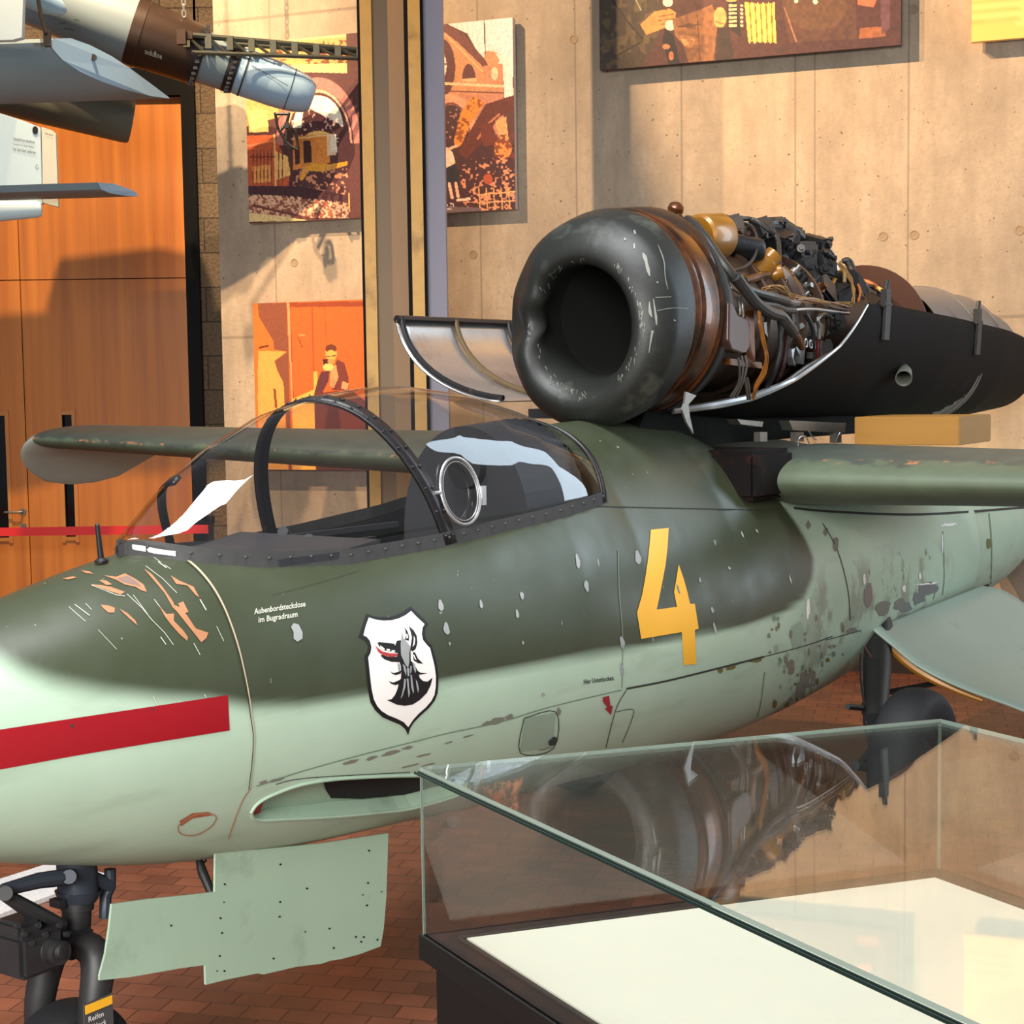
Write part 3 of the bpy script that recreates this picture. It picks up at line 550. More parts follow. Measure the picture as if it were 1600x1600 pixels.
cut |= in_poly(gz, ctr[:, 0], ctr[:, 2]) & (ctr[:, 1] < 0) & (ctr[:, 2] < 1.0)
keep = ~cut
def join_into(a, b):
    with bpy.context.temp_override(active_object=a, object=a, selected_objects=[a, b], selected_editable_objects=[a, b]): bpy.ops.object.join()
def hull_mat():
    m, nt, b = nodes('camouflage_paint'); N = nt.nodes; L = nt.links
    def attr(n): a = N.new('ShaderNodeAttribute'); a.attribute_name = n; return a.outputs['Fac']
    tc = N.new('ShaderNodeTexCoord')
    def noise(scale, detail=6, sc=(1, 1, 1), rough=.55):
        mp = N.new('ShaderNodeMapping'); mp.inputs['Scale'].default_value = sc; L.new(tc.outputs['Object'], mp.inputs[0])
        n = N.new('ShaderNodeTexNoise'); n.inputs['Scale'].default_value = scale; n.inputs['Detail'].default_value = detail; n.inputs['Roughness'].default_value = rough; L.new(mp.outputs[0], n.inputs[0]); return n.outputs[0]
    def rng(o, a, b_, c_=0, d_=1):
        r = N.new('ShaderNodeMapRange'); r.inputs[1].default_value = a; r.inputs[2].default_value = b_; r.inputs[3].default_value = c_; r.inputs[4].default_value = d_; L.new(o, r.inputs[0]); return r.outputs[0]
    def mix(f, a, c):
        x = N.new('ShaderNodeMix'); x.data_type = 'RGBA'
        for s_, v in ((0, f), (6, a), (7, c)):
            if isinstance(v, (tuple, float, int)): x.inputs[s_].default_value = v
            else: L.new(v, x.inputs[s_])
        return x.outputs[2]
    def mul(a, b_):
        x = N.new('ShaderNodeMath'); x.operation = 'MULTIPLY'; L.new(a, x.inputs[0])
        if isinstance(b_, float): x.inputs[1].default_value = b_
        else: L.new(b_, x.inputs[1])
        return x.outputs[0]
    dk = mix(noise(3.0, 7), rgb(46, 52, 34), rgb(66, 72, 52)); dk = mix(rng(noise(2.1, 8), .55, .75, 0, .25), dk, rgb(80, 84, 76))
    pl = mix(noise(3.5, 7), rgb(160, 184, 160), rgb(180, 200, 178)); pl = mix(rng(noise(7, 8, (.5, .5, 2)), .55, .8, 0, .4), pl, rgb(132, 146, 124))
    base = mix(attr('Pale'), dk, pl)
    wm = mul(rng(noise(4.2, 9, (1, 1, .7), .62), .50, .56), rng(attr('Wear'), .35, .8)); base = mix(mul(wm, .6), base, rgb(118, 116, 100))
    ed = mul(rng(noise(11, 9, (1, 1, .6), .7), .60, .63), rng(attr('Wear'), .3, .7)); base = mix(mul(ed, .8), base, rgb(96, 92, 72))
    sp = mul(rng(noise(34, 4, (1, 1, .45)), .72, .74), rng(attr('Wear'), -.8, .9, .25, 1)); base = mix(mul(sp, .6), base, rgb(198, 200, 186))
    L.new(base, b.inputs['Base Color'])
    rg = rng(noise(5, 6), .3, .7, .30, .46); L.new(rg, b.inputs['Roughness'])
    bp = N.new('ShaderNodeBump'); bp.inputs['Strength'].default_value = .10; bp.inputs['Distance'].default_value = .02; L.new(noise(2.4, 4), bp.inputs['Height']); L.new(bp.outputs[0], b.inputs['Normal'])
    return m
m_hull = hull_mat()
m_recess_red = mat('faded_red_primer', rgb(178, 62, 36), .6)
hull = mk('fuselage', VH, fc[keep], [m_hull], jet, True)
for nm, arr in (('Pale', pale), ('Wear', wear)):
    a = hull.data.attributes.new(nm, 'FLOAT', 'POINT'); a.data.foreach_set('value', arr.astype(np.float32))
# decals lying on the hull ---------------------------------------------------
def hull_map(x, y, off):
    p, n = hit(x, y)
    return None if p is None else p + n * off
def decal_add(mb, poly, mi=0, off=.0014, step=7, fmap=hull_map):
    """a flat outline in photo pixels, cut to a fine grid and laid on the hull surface"""
    tris = tessellate_polygon([[Vector((x, y, 0)) for x, y in poly]])
    bm = bmesh.new(); vs = [bm.verts.new((x, y, 0)) for x, y in poly]
    for t in tris:
        try: bm.faces.new([vs[i] for i in t])
        except ValueError: pass
    xs = [p[0] for p in poly]; ys = [p[1] for p in poly]
    for ax, lo, hi in ((0, min(xs), max(xs)), (1, min(ys), max(ys))):
        q = math.floor(lo / step) * step + step
        while q < hi:
            co = (q, 0, 0) if ax == 0 else (0, q, 0); no = (1, 0, 0) if ax == 0 else (0, 1, 0)
            bmesh.ops.bisect_plane(bm, geom=bm.verts[:] + bm.edges[:] + bm.faces[:], plane_co=co, plane_no=no); q += step
    bm.verts.index_update(); pts = [fmap(v.co.x, v.co.y, off) for v in bm.verts]
    good = {i: k for k, i in enumerate([i for i, p in enumerate(pts) if p is not None])}
    mb.add([p for p in pts if p is not None], [tuple(good[v.index] for v in f.verts) for f in bm.faces if all(v.index in good for v in f.verts)], mi); bm.free()
def stroke(pts, w):
    """polyline -> outline of a band; w may vary along it"""
    P = [Vector((x, y)) for x, y in pts]; n = len(P); ws = w if isinstance(w, (list, tuple)) else [w] * n
    if len(ws) != n: ws = list(np.interp(np.linspace(0, 1, n), np.linspace(0, 1, len(ws)), ws))
    a, b = [], []
    for i, p in enumerate(P):
        t = (P[min(i + 1, n - 1)] - P[max(i - 1, 0)]).normalized(); m = Vector((-t.y, t.x)) * ws[i] / 2; a.append(tuple(p + m)); b.append(tuple(p - m))
    return a + b[::-1]
def stroke_add(mb, pts, w, mi=0, off=.0016, fmap=hull_map, sub=0):
    if sub:
        q = catmull([Vector((x, y, 0)) for x, y in pts], sub); pts = [(v.x, v.y) for v in q]
    n = len(pts); ws = w if isinstance(w, (list, tuple)) else [w] * n
    if len(ws) != n: ws = list(np.interp(np.linspace(0, 1, n), np.linspace(0, 1, len(ws)), ws))
    o = stroke(pts, ws); L_ = []; k = len(pts)
    V3 = [fmap(x, y, off) for x, y in o]
    for i in range(k - 1):
        q = [i, i + 1, 2 * k - 2 - i, 2 * k - 1 - i]
        if all(V3[j] is not None for j in q): mb.add([V3[j] for j in q], [(0, 1, 2, 3)], mi)
def text_add(mb, body, x, y, size, slope, mi=0, off=.0016, shear=0., squeeze=1., fmap=hull_map, spacing=1.0, bold=0.):
    cu = bpy.data.curves.new('lettering', 'FONT'); cu.body = body; cu.size = size; cu.resolution_u = 2; cu.space_character = spacing; cu.offset = bold; ob = bpy.data.objects.new('lettering', cu); COL.objects.link(ob)
    dg = bpy.context.evaluated_depsgraph_get(); me = bpy.data.meshes.new_from_object(ob.evaluated_get(dg))
    pts = []
    for v in me.vertices:
        a = v.co.x * squeeze; b = v.co.y; pts.append(fmap(x + a + shear * b, y + slope * a - b, off))
    fs = [tuple(p.vertices) for p in me.polygons if all(pts[i] is not None for i in p.vertices)]
    mb.add([p if p is not None else Vector((0, 0, 0)) for p in pts], fs, mi)
    COL.objects.unlink(ob); bpy.data.objects.remove(ob); bpy.data.curves.remove(cu); bpy.data.meshes.remove(me)
# gun port: recessed trough with walls, pale floor, black patch painted as the hole's shade
def inward(x, y, off):
    p, n = hit(x, y)
    return None if p is None else p - n * (off * ip(x, (392, 430, 540), (.25, .8, 1)))
d = MB(); GE = [(408 + (x - 400) * 1.0, y) for x, y in GUN]
decal_add(d, GUN, 0, .055, 8, inward); decal_add(d, [(392, 1270), (402, 1256), (420, 1246), (424, 1260), (414, 1281), (402, 1281)], 2, .046, 6, inward)
decal_add(d, [(528, 1216), (580, 1213), (645, 1211), (706, 1213), (736, 1222), (722, 1241), (645, 1262), (580, 1268), (532, 1266), (524, 1250), (521, 1236)], 1, .048, 8, inward)
GQ = catmull([Vector((x, y, 0)) for x, y in GUN + [GUN[0]]], 3)
for a, c in zip(GQ[:-1], GQ[1:]):
    q = [inward(a.x, a.y, 0), inward(c.x, c.y, 0), inward(c.x, c.y, .056), inward(a.x, a.y, .056)]
    if all(v is not None for v in q): d.add(q, [(0, 1, 2, 3)], 0)
d.tube([hit(a.x, a.y)[0] for a in catmull([Vector((x, y, 0)) for x, y in GUN + [GUN[0]]], 4)], .0055, 8, 0, False)
d.build('gun_port', [m_pale, m_dark, m_recess_red], jet, True, recalc=False)
# red band on the nose
d = MB(); decal_add(d, [(-260, 1180), (0, 1140), (120, 1121.5), (240, 1103.5), (355, 1086), (358, 1141), (240, 1160), (120, 1180), (0, 1202), (-260, 1246)], 0, .0022)
for (x, y, r) in ((112, 1134, 3), (238, 1108, 2)): decal_add(d, [(x + r * math.cos(a), y + r * math.sin(a)) for a in np.linspace(0, 6.28, 9)[:-1]], 1, .003)
d.build('nose_stripe', [m_red, m_darkseam], jet, True, recalc=False)['label'] = 'red painted band on the nose'
# number
z = lambda P: [(970 + a * .16241, 800 + b * .1625) for a, b in P]
four = z([(285, 172), (456, 155), (446, 330), (428, 500), (398, 660), (362, 840), (340, 940), (536, 912), (508, 770), (526, 670), (553, 503), (600, 640), (636, 770), (662, 884), (708, 883), (745, 1122), (708, 1133), (722, 1462), (602, 1470), (582, 1155), (192, 1220), (152, 968), (200, 800), (230, 640), (256, 470), (272, 320)])
d = MB(); decal_add(d, four, 0, .002, 6); decal_add(d, z([(528, 690), (548, 715), (565, 785), (552, 785), (535, 740)]), 1, .003)
d.build('painted_number', [m_yellow, m_greenseam], jet, True, recalc=False)['label'] = 'large yellow number 4'
# shield emblem
z = lambda P: [(550 + a * .1375, 930 + b * .1375) for a, b in P]
SO = [(163, 210), (230, 240), (310, 252), (400, 250), (490, 232), (570, 195), (625, 155), (660, 130), (720, 185), (790, 250), (866, 335), (838, 362), (820, 410), (824, 460), (846, 520), (898, 568), (925, 660), (955, 770), (975, 900), (976, 1010), (968, 1110), (935, 1195), (870, 1280), (780, 1360), (700, 1440), (655, 1510), (632, 1590), (600, 1520), (540, 1470), (440, 1430), (340, 1385), (260, 1310), (205, 1220), (180, 1090), (165, 930), (150, 780), (140, 690), (172, 650), (186, 590), (165, 530), (130, 500), (74, 484), (110, 380)]
SI = [(185, 255), (260, 280), (350, 292), (440, 288), (520, 268), (600, 230), (665, 182), (730, 250), (818, 330), (795, 370), (786, 440), (800, 510), (850, 572), (880, 600), (905, 700), (930, 800), (946, 920), (944, 1040), (930, 1130), (895, 1200), (830, 1275), (750, 1345), (690, 1410), (632, 1497), (580, 1440), (500, 1400), (400, 1360), (330, 1315), (280, 1260), (240, 1180), (215, 1060), (196, 900), (182, 760), (176, 710), (206, 650), (214, 590), (196, 520), (160, 475), (122, 458), (150, 350)]
d = MB(); decal_add(d, z(SO), 1, .0018, 6); decal_add(d, z(SI), 0, .0026, 6)
BK = [[(278, 545), (300, 533), (470, 552), (480, 575), (500, 520), (540, 512), (600, 560), (655, 600), (660, 750), (680, 760), (740, 860), (760, 940), (800, 975), (850, 980), (880, 955), (905, 938), (885, 1020), (840, 1110), (760, 1190), (680, 1240), (590, 1256), (500, 1242), (430, 1210), (388, 1190), (440, 1180), (480, 1130), (505, 1070), (520, 1010), (545, 960), (550, 880), (545, 800), (530, 762), (440, 758), (360, 730), (316, 690), (330, 676), (400, 700), (500, 700), (510, 660), (440, 640), (350, 625), (300, 580)],
 [(585, 365), (620, 410), (640, 470), (636, 520), (590, 505), (605, 460), (600, 410)], [(636, 352), (690, 400), (725, 460), (734, 540), (715, 610), (680, 640), (650, 620), (660, 560), (672, 480), (655, 410)],
 [(680, 650), (706, 650), (740, 720), (800, 780), (740, 772), (690, 740)], [(720, 850), (770, 880), (852, 886), (780, 900), (735, 905)], [(425, 862), (460, 885), (520, 870), (550, 850), (545, 890), (490, 908), (450, 895)], [(408, 975), (460, 992), (520, 968), (560, 940), (545, 1005), (480, 1022), (435, 1005)]]
for q in BK: decal_add(d, z(q), 1, .0034, 6)
for q in ([(540, 560), (548, 500), (556, 410), (572, 490), (600, 520), (655, 590), (640, 660), (640, 760), (625, 830), (590, 780), (545, 680)], [(500, 765), (530, 790), (540, 840), (515, 866), (512, 820)], [(565, 780), (590, 800), (606, 860), (604, 915), (580, 860)], [(610, 830), (640, 830), (640, 910), (622, 925)], [(650, 800), (668, 810), (664, 870), (650, 890)], [(672, 755), (700, 780), (718, 850), (708, 885), (690, 840)], [(580, 950), (600, 955), (595, 1040), (560, 1150), (540, 1175), (555, 1120), (572, 1040)], [(610, 945), (630, 945), (636, 1040), (648, 1110), (632, 1165), (622, 1080)], [(652, 900), (668, 910), (680, 1000), (692, 1090), (684, 1118), (660, 1040)], [(712, 955), (730, 980), (748, 1060), (740, 1110), (724, 1050)]): decal_add(d, z(q), 2, .0042, 6)
for q in ([(310, 572), (360, 610), (352, 628), (312, 596)], [(380, 612), (420, 615), (414, 634), (386, 630)], [(436, 626), (478, 628), (474, 646), (440, 642)], [(606, 440), (622, 450), (626, 490), (604, 494)], [(690, 460), (706, 500), (700, 560), (676, 590), (688, 520)], [(682, 676), (694, 676), (720, 738), (700, 726)]): decal_add(d, z(q), 0, .0044, 6)
decal_add(d, z([(245, 563), (280, 600), (330, 640), (410, 660), (500, 664), (510, 690), (430, 705), (340, 680), (290, 650)]), 3, .0044, 6)
d.build('shield_emblem', [m_white, m_ink, m_grey, mat('tongue_red', rgb(170, 50, 50), .5)], jet, True, recalc=False)['label'] = 'white shield with black animal head'
# stencilled words
d = MB(); text_add(d, 'Aubenbordsteckdose', 397, 960, 12.5, -.155, 0, squeeze=.74, bold=.25); text_add(d, 'im Bugradraum', 403, 973, 12.5, -.15, 0, squeeze=.80, bold=.25); d.build('stencil_text', m_scratch, jet, False, recalc=False)
d = MB(); text_add(d, 'Hier Unterbocken.', 911, 1069, 10.5, -.14, 0, squeeze=.60, bold=.2); d.build('stencil_text', m_ink, jet, False, recalc=False)
d = MB(); decal_add(d, [(941, 1089), (951, 1087), (953, 1102), (957, 1103), (954, 1117), (944, 1107), (948, 1105), (941, 1096)], 0, .002); d.build('jacking_arrow', m_red, jet, True, recalc=False)
# chips, scratches and seams stay on one mesh of their own materials
d = MB(); Zn = lambda P: [(a / 3.0769, 820 + b / 3.0769) for a, b in P]
tans = [[(500, 246), (560, 252), (600, 236), (650, 262), (690, 290), (705, 325), (680, 318), (650, 300), (600, 290), (560, 268)], [(436, 288), (480, 292), (530, 300), (600, 325), (580, 338), (540, 326), (490, 308)], [(475, 268), (510, 270), (540, 290), (510, 292)], [(482, 386), (520, 390), (552, 402), (548, 424), (520, 424), (496, 404)], [(572, 405), (610, 425), (650, 462), (660, 486), (630, 460), (590, 424)],
 [(690, 212), (730, 240), (780, 300), (830, 370), (850, 420), (830, 400), (790, 330), (740, 270)], [(820, 245), (860, 270), (930, 300), (958, 352), (940, 340), (900, 294), (846, 286)], [(832, 385), (870, 400), (900, 440), (940, 500), (1000, 520), (990, 546), (966, 566), (930, 520), (890, 470), (850, 420)], [(764, 392), (800, 430), (836, 428), (834, 462), (880, 510), (902, 540), (898, 560), (860, 525), (820, 480), (790, 440)], [(300, 262), (350, 250), (370, 256), (330, 266)], [(390, 222), (430, 226), (450, 240), (410, 234)], [(855, 380), (880, 370), (905, 420), (880, 430)], [(968, 380), (984, 410), (978, 400)]]
for q in tans: decal_add(d, Zn(q), 0, .0018, 6)
decal_add(d, Zn([(560, 262), (610, 248), (650, 270), (680, 300), (640, 290), (600, 280)]), 1, .0024, 6)
for q, w in (([(330, 396), (410, 466)], .8), ([(360, 386), (430, 438)], 1.2), ([(610, 335), (680, 400), (730, 460), (790, 520), (832, 578)], .9), ([(600, 345), (560, 340), (440, 292)], 1), ([(740, 360), (800, 440)], 1), ([(700, 200), (780, 260), (850, 330)], .8), ([(740, 160), (820, 215)], .8), ([(760, 180), (800, 210)], 1.4), ([(930, 570), (960, 626)], 1), ([(960, 360), (990, 412)], 1.6), ([(770, 540), (796, 576)], 1.2), ([(1040, 490), (1074, 560)], .8), ([(470, 505), (560, 600)], .6), ([(735, 825), (760, 875)], 1.2), ([(410, 380), (440, 410)], .8), ([(860, 845), (872, 860)], 1.2), ([(980, 815), (990, 830)], 1.2), ([(640, 340), (700, 420), (720, 450)], .8)): stroke_add(d, Zn(q), w, 2, .002)
# nose ring seam
ringp = [(226, 857), (250, 858), (280, 868), (305, 886), (328, 912), (346, 942), (360, 975), (372, 1012), (380, 1045), (388, 1085), (393, 1120), (397, 1150), (395, 1190), (390, 1232)]
stroke_add(d, ringp, [2.6, 3, 3.2, 2.6, 2.2, 2.0, 1.4, 1.0], 3, .003, sub=6); stroke_add(d, [(390, 1232), (378, 1250), (366, 1280), (356, 1310)], 1.4, 4, .003, sub=4)
stroke_add(d, [(x - 2.2, y + 1) for x, y in ringp], 1.2, 5, .0024, sub=6)
# other panel lines
for q, w, mi in (([(930, 791), (1000, 793), (1090, 795), (1190, 797)], 1.6, 5), ([(965, 860), (967, 930), (972, 990), (971, 1075)], 1.2, 6), ([(978, 1076), (1040, 1064), (1110, 1047), (1193, 1026)], 3.0, 5), ([(1193, 1026), (1260, 1008), (1300, 994)], 1.4, 5), ([(400, 1228), (470, 1205), (560, 1180), (640, 1160), (700, 1145), (780, 1128), (860, 1104), (970, 1078)], 1.5, 6), ([(430, 1225), (480, 1215), (640, 1206)], 1.2, 5), ([(978, 1078), (966, 1098), (958, 1120), (946, 1168)], 1.2, 5), ([(962, 1112), (988, 1108), (986, 1125), (972, 1160)], 1, 5), ([(1285, 818), (1308, 860), (1324, 920), (1328, 970)], 1.3, 5),
 ([(818, 1122), (812, 1176), (864, 1169), (868, 1112), (818, 1122)], 1.4, 5), ([(1172, 1140), (1186, 1110), (1194, 1050)], 1.4, 6), ([(425, 930), (500, 910), (560, 892)], .6, 5), ([(1473, 830), (1475, 900), (1472, 930)], 1.2, 6), ([(1545, 802), (1549, 850), (1548, 912)], 2.0, 6), ([(1370, 988), (1430, 962), (1500, 930), (1545, 914)], 4.5, 5), ([(1290, 1000), (1345, 985)], 1.2, 5), ([(290, 1280), (278, 1290), (282, 1302), (305, 1304), (330, 1290), (336, 1274), (310, 1271), (290, 1280)], 1.6, 4), ([(1240, 794), (1290, 799), (1400, 804), (1480, 802), (1600, 793)], 3.5, 5)): stroke_add(d, q, w, mi, .0022, sub=4)
decal_add(d, [(280, 1282), (300, 1270), (325, 1268), (332, 1273), (300, 1278), (282, 1290)], 7, .002)
decal_add(d, [(820, 1122), (812, 1175), (862, 1168), (868, 1113)], 8, .0012)
decal_add(d, [(855, 1158), (864, 1150), (869, 1152), (866, 1164), (857, 1164)], 5, .004)
# pale filler spots and chips on the flank
spots = [(463, 990, 8, 14, 15), (436, 980, 3, 3, 0)] ; zz = lambda a, b: (380 + a / 2, 860 + b / 2)
decal_add(d, [(458, 974), (466, 976), (472, 988), (472, 998), (464, 1003), (458, 998), (458, 988), (454, 980)], 9, .002)
for a, b, w_, h_ in ((616, 172, 8, 18), (634, 244, 9, 20), (742, 168, 5, 14), (870, 142, 6, 12), (855, 198, 5, 14), (1072, 112, 7, 18), (1044, 34, 6, 24), (1232, 22, 9, 22), (1183, 288, 7, 20), (1182, 372, 5, 22), (1465, 186, 4, 10), (1472, 244, 4, 20), (644, 292, 3, 6), (873, 288, 3, 6), (936, 450, 6, 6), (1426, 92, 3, 8), (1518, 56, 3, 5)):
    x, y = zz(a, b); decal_add(d, [(x + w_ / 2 * math.cos(t) * (1 + .25 * math.sin(3 * t + a)) + .15 * h_ / 2 * math.sin(t), y + h_ / 2 * math.sin(t)) for t in np.linspace(0, 6.28, 11)[:-1]], 9, .002)
for a, b, s_ in ((190, 560, 14), (263, 543, 8), (430, 785, 20), (38, 938, 10), (56, 1030, 20), (125, 728, 6), (980, 657, 10), (640, 560, 24), (745, 780, 16)):
    x, y = 1100 + a / 3.2, 660 + b / 3.2; stroke_add(d, [(x - 2, y - s_ / 3), (x, y), (x + 2, y + s_ / 3)], [.6, 2.2, .6], 2, .002)
# flaking along the lower seam
rr = random.Random(3)
def flake(x, y, w_, h_, mi, sl=-.25):
    n = 12; P = []
    for k in range(n):
        t = 2 * math.pi * k / n; r_ = .6 + .5 * rr.random(); a = math.cos(t) * w_ * r_; P.append((x + a, y + sl * a + math.sin(t) * h_ * r_))
    decal_add(d, P, mi, .002, 6)
for (x, y, w_, h_) in ((410, 1222, 8, 3), (432, 1218, 12, 3), (548, 1190, 14, 3), (580, 1184, 10, 3.4), (610, 1176, 16, 3), (636, 1168, 10, 3), (660, 1180, 14, 1.6), (760, 1130, 10, 4), (776, 1126, 12, 6), (795, 1120, 9, 5), (872, 1112, 4, 7), (1150, 1038, 6, 2), (700, 1160, 8, 1.5), (730, 1150, 10, 1.5), (640, 1196, 20, 1.4), (670, 1194, 12, 1.2), (850, 1170, 14, 1.2)): flake(x, y, w_, h_, 10)
for (x, y, w_, h_, mi) in ((1245, 990, 12, 24, 8), (1262, 1060, 14, 18, 10), (1235, 1040, 7, 14, 10), (1250, 1080, 10, 14, 10), (1356, 930, 9, 22, 11), (1380, 950, 14, 14, 10), (1405, 945, 12, 10, 10), (1450, 920, 16, 12, 12), (1435, 935, 14, 12, 12), (1415, 948, 12, 8, 12), (1330, 985, 10, 5, 10), (1180, 1032, 12, 4, 13), (1140, 1043, 10, 4, 13), (1125, 1048, 5, 5, 13), (1210, 1100, 4, 9, 13), (1305, 850, 5, 12, 10), (1290, 830, 4, 8, 10), (1262, 820, 4, 8, 10), (1545, 850, 5, 10, 13), (1300, 1010, 8, 3, 10), (1262, 950, 3, 18, 14), (1482, 820, 14, 3, 14), (1472, 850, 1.6, 18, 14), (1448, 912, 20, 2, 14), (1412, 920, 3, 8, 14), (1437, 900, 2, 7, 14), (1350, 905, 2, 10, 14)): flake(x, y, w_, h_, mi, -.1)
rr2 = random.Random(11)
for k in range(70):
    x = rr2.uniform(1200, 1340); y = rr2.uniform(960, 1120)
    if y > 1160 - (x - 1150) * .5: continue
    flake(x, y, rr2.uniform(1.2, 4), rr2.uniform(2, 8), rr2.choice([8, 10, 13, 6]), -.1)
pw = d.build('paint_wear', [m_tan, m_brownchip, m_scratch, m_seam, m_tan, m_darkseam, m_greenseam, mat('red_brown_primer', rgb(150, 84, 56), .6), mat('patched_green', rgb(142, 160, 140), .5), m_grey, mat('flaked_grey', rgb(120, 116, 104), .6), mat('flaked_mauve', rgb(128, 112, 108), .6), mat('bare_metal_grey', rgb(120, 122, 126), .4, .4), mat('olive_primer', rgb(106, 98, 44), .6), m_white], jet, True, recalc=False)
join_into(hull, pw)
# ------------------------------------------------------------------ canopy and cockpit
TOPS = [(-.14, 1.540), (-.05, 1.575), (.02, 1.62), (.16, 1.73), (.28, 1.80), (.49, 1.885), (.69, 1.932), (.9, 1.955), (1.06, 1.96), (1.34, 1.935), (1.56, 1.885), (1.82, 1.815)]
def ctop(s): return ip(s, [a for a, _ in TOPS], [b for _, b in TOPS])
def rail_y(s):
    zt, zb, hw, zc = sec(s); q = min(1, max(0, (rail_z(s) - zc) / (zt - zc))); n = 2.15 if s < 1.5 else ip(s, (1.5, 1.9), (2.15, 1.75)); return hw * (1 - q ** n) ** (1 / n)
def cpt(s, ph, off=0.):
    w = rail_y(s) + off; zr = rail_z(s); h = ctop(s) - zr + off
    sn = max(0., math.sin(ph)); return Vector((s, -w * math.copysign(abs(math.cos(ph)) ** .92, math.cos(ph)), zr + h * sn ** .96))
cs = np.linspace(-.135, 1.81, 90); NP = 50; V2 = []; F2 = []
for s in cs:
    for k in range(NP + 1): V2.append(cpt(float(s), math.pi * k / NP))
for i in range(len(cs) - 1):
    for k in range(NP): F2.append((i * (NP + 1) + k, i * (NP + 1) + k + 1, (i + 1) * (NP + 1) + k + 1, (i + 1) * (NP + 1) + k))
m_canopy = glassmat('canopy_perspex', (.90, .89, .88), .055, .015)
canopy = mk('canopy', V2, F2, m_canopy, jet, True)
m_frame = mat('canopy_frame_grey', rgb(62, 62, 62), .75, .0, var=.3, scale=30)
m_framedk = mat('canopy_frame_dark', rgb(34, 32, 34), .4, .2, var=.4, scale=20, c2=rgb(86, 60, 36), t0=.62, t1=.7, s2=12)
def strip(name, fn, m, w=None, bolts=(), br=.0042):
    b = MB()
    for (A0, A1, B0, B1) in fn: b.add([A0, A1, B1, B0], [(0, 1, 2, 3)])
    for p in bolts: b.lathe([(0, br), (.004, br * .9), (.006, br * .5), (.0065, .0003)], p[0], p[1], 10)
    o = b.build(name, m, canopy, True); bm = bmesh.new(); bm.from_mesh(o.data); bmesh.ops.remove_doubles(bm, verts=bm.verts, dist=1e-5); bmesh.ops.recalc_face_normals(bm, faces=bm.faces); bm.to_mesh(o.data); bm.free(); return o
for side in (0, 1):
    q = []; sp = np.linspace(-.12, 1.80, 110); P = []
    for s in sp:
        s = float(s); hh = ctop(s) - rail_z(s); ph = math.asin(min(.95, (.040 / max(hh, .05)) ** (1 / .96)))
        if side: P.append((cpt(s, math.pi + .0, .004), cpt(s, math.pi - ph, .004)))
        else: P.append((cpt(s, 0, .004), cpt(s, ph, .004)))
    for a, c in zip(P[:-1], P[1:]): q.append((a[0] - Vector((0, 0, .012)), a[1], c[0] - Vector((0, 0, .012)), c[1]))
    bo = [((P[i][0] * .45 + P[i][1] * .55), Vector((0, 1 if side else -1, .25))) for i in range(3, 108, 4)]
    strip('canopy_rail', q, m_frame, bolts=bo)
def bow(name, s0, lean, wdt, m, off=.004, bolts=True, ph0=0, ph1=math.pi, skew=0.):
    q = []; bo = []; n = 60
    for k in range(n):
        a = []
        for ph in (ph0 + (ph1 - ph0) * k / n, ph0 + (ph1 - ph0) * (k + 1) / n):
            s = s0 - lean * math.sin(ph) - skew * (1 - math.cos(ph)) / 2; a += [cpt(s - wdt / 2, ph, off), cpt(s + wdt / 2, ph, off)]
        q.append(a)
        if bolts and k % 3 == 1:
            ph = ph0 + (ph1 - ph0) * k / n; s = s0 - lean * math.sin(ph) - skew * (1 - math.cos(ph)) / 2; nn = Vector((0, -math.cos(ph), math.sin(ph)))
            for e in (-.3, .3): bo.append((cpt(s + e * wdt, ph, off), nn))
    o = strip(name, q, m, bolts=bo, br=.0032)
    so = o.modifiers.new('thickness', 'SOLIDIFY'); so.thickness = .012; so.offset = -1 if off > 0 else 1
    return o
bow('canopy_bow', .93, .20, .056, m_framedk, skew=.15)
bow('rear_bow', 1.78, -.0, .03, m_framedk, bolts=False)
bow('windscreen_bow', .30, .16, .026, m_framedk, -.012, False, math.pi * .56, math.pi)
# clear-vision port ring
c0 = cpt(.985, math.radians(18)) + Vector((0, -.012, .0)); nn = Vector((-.12, -1, .22)).normalized(); u = nn.cross(Vector((0, 0, 1))).normalized(); w_ = u.cross(nn)
b = MB(); ring_ = [c0 + u * .085 * math.cos(a) + w_ * .105 * math.sin(a) for a in np.linspace(0, 2 * math.pi, 49)]; b.tube(ring_, .0048, 8, caps=False)
b.tube([c0 + u * .074 * math.cos(a) + w_ * .093 * math.sin(a) for a in np.linspace(0, 2 * math.pi, 49)], .0018, 6, caps=False)
b.box(c0 + u * -.098 + w_ * -.02, (.02, .012, .06)); b.cyl(c0 + u * .09 - w_ * 0, c0 + u * .115, .006); b.build('vision_port_ring', m_silver, canopy, True)
cock = MB()
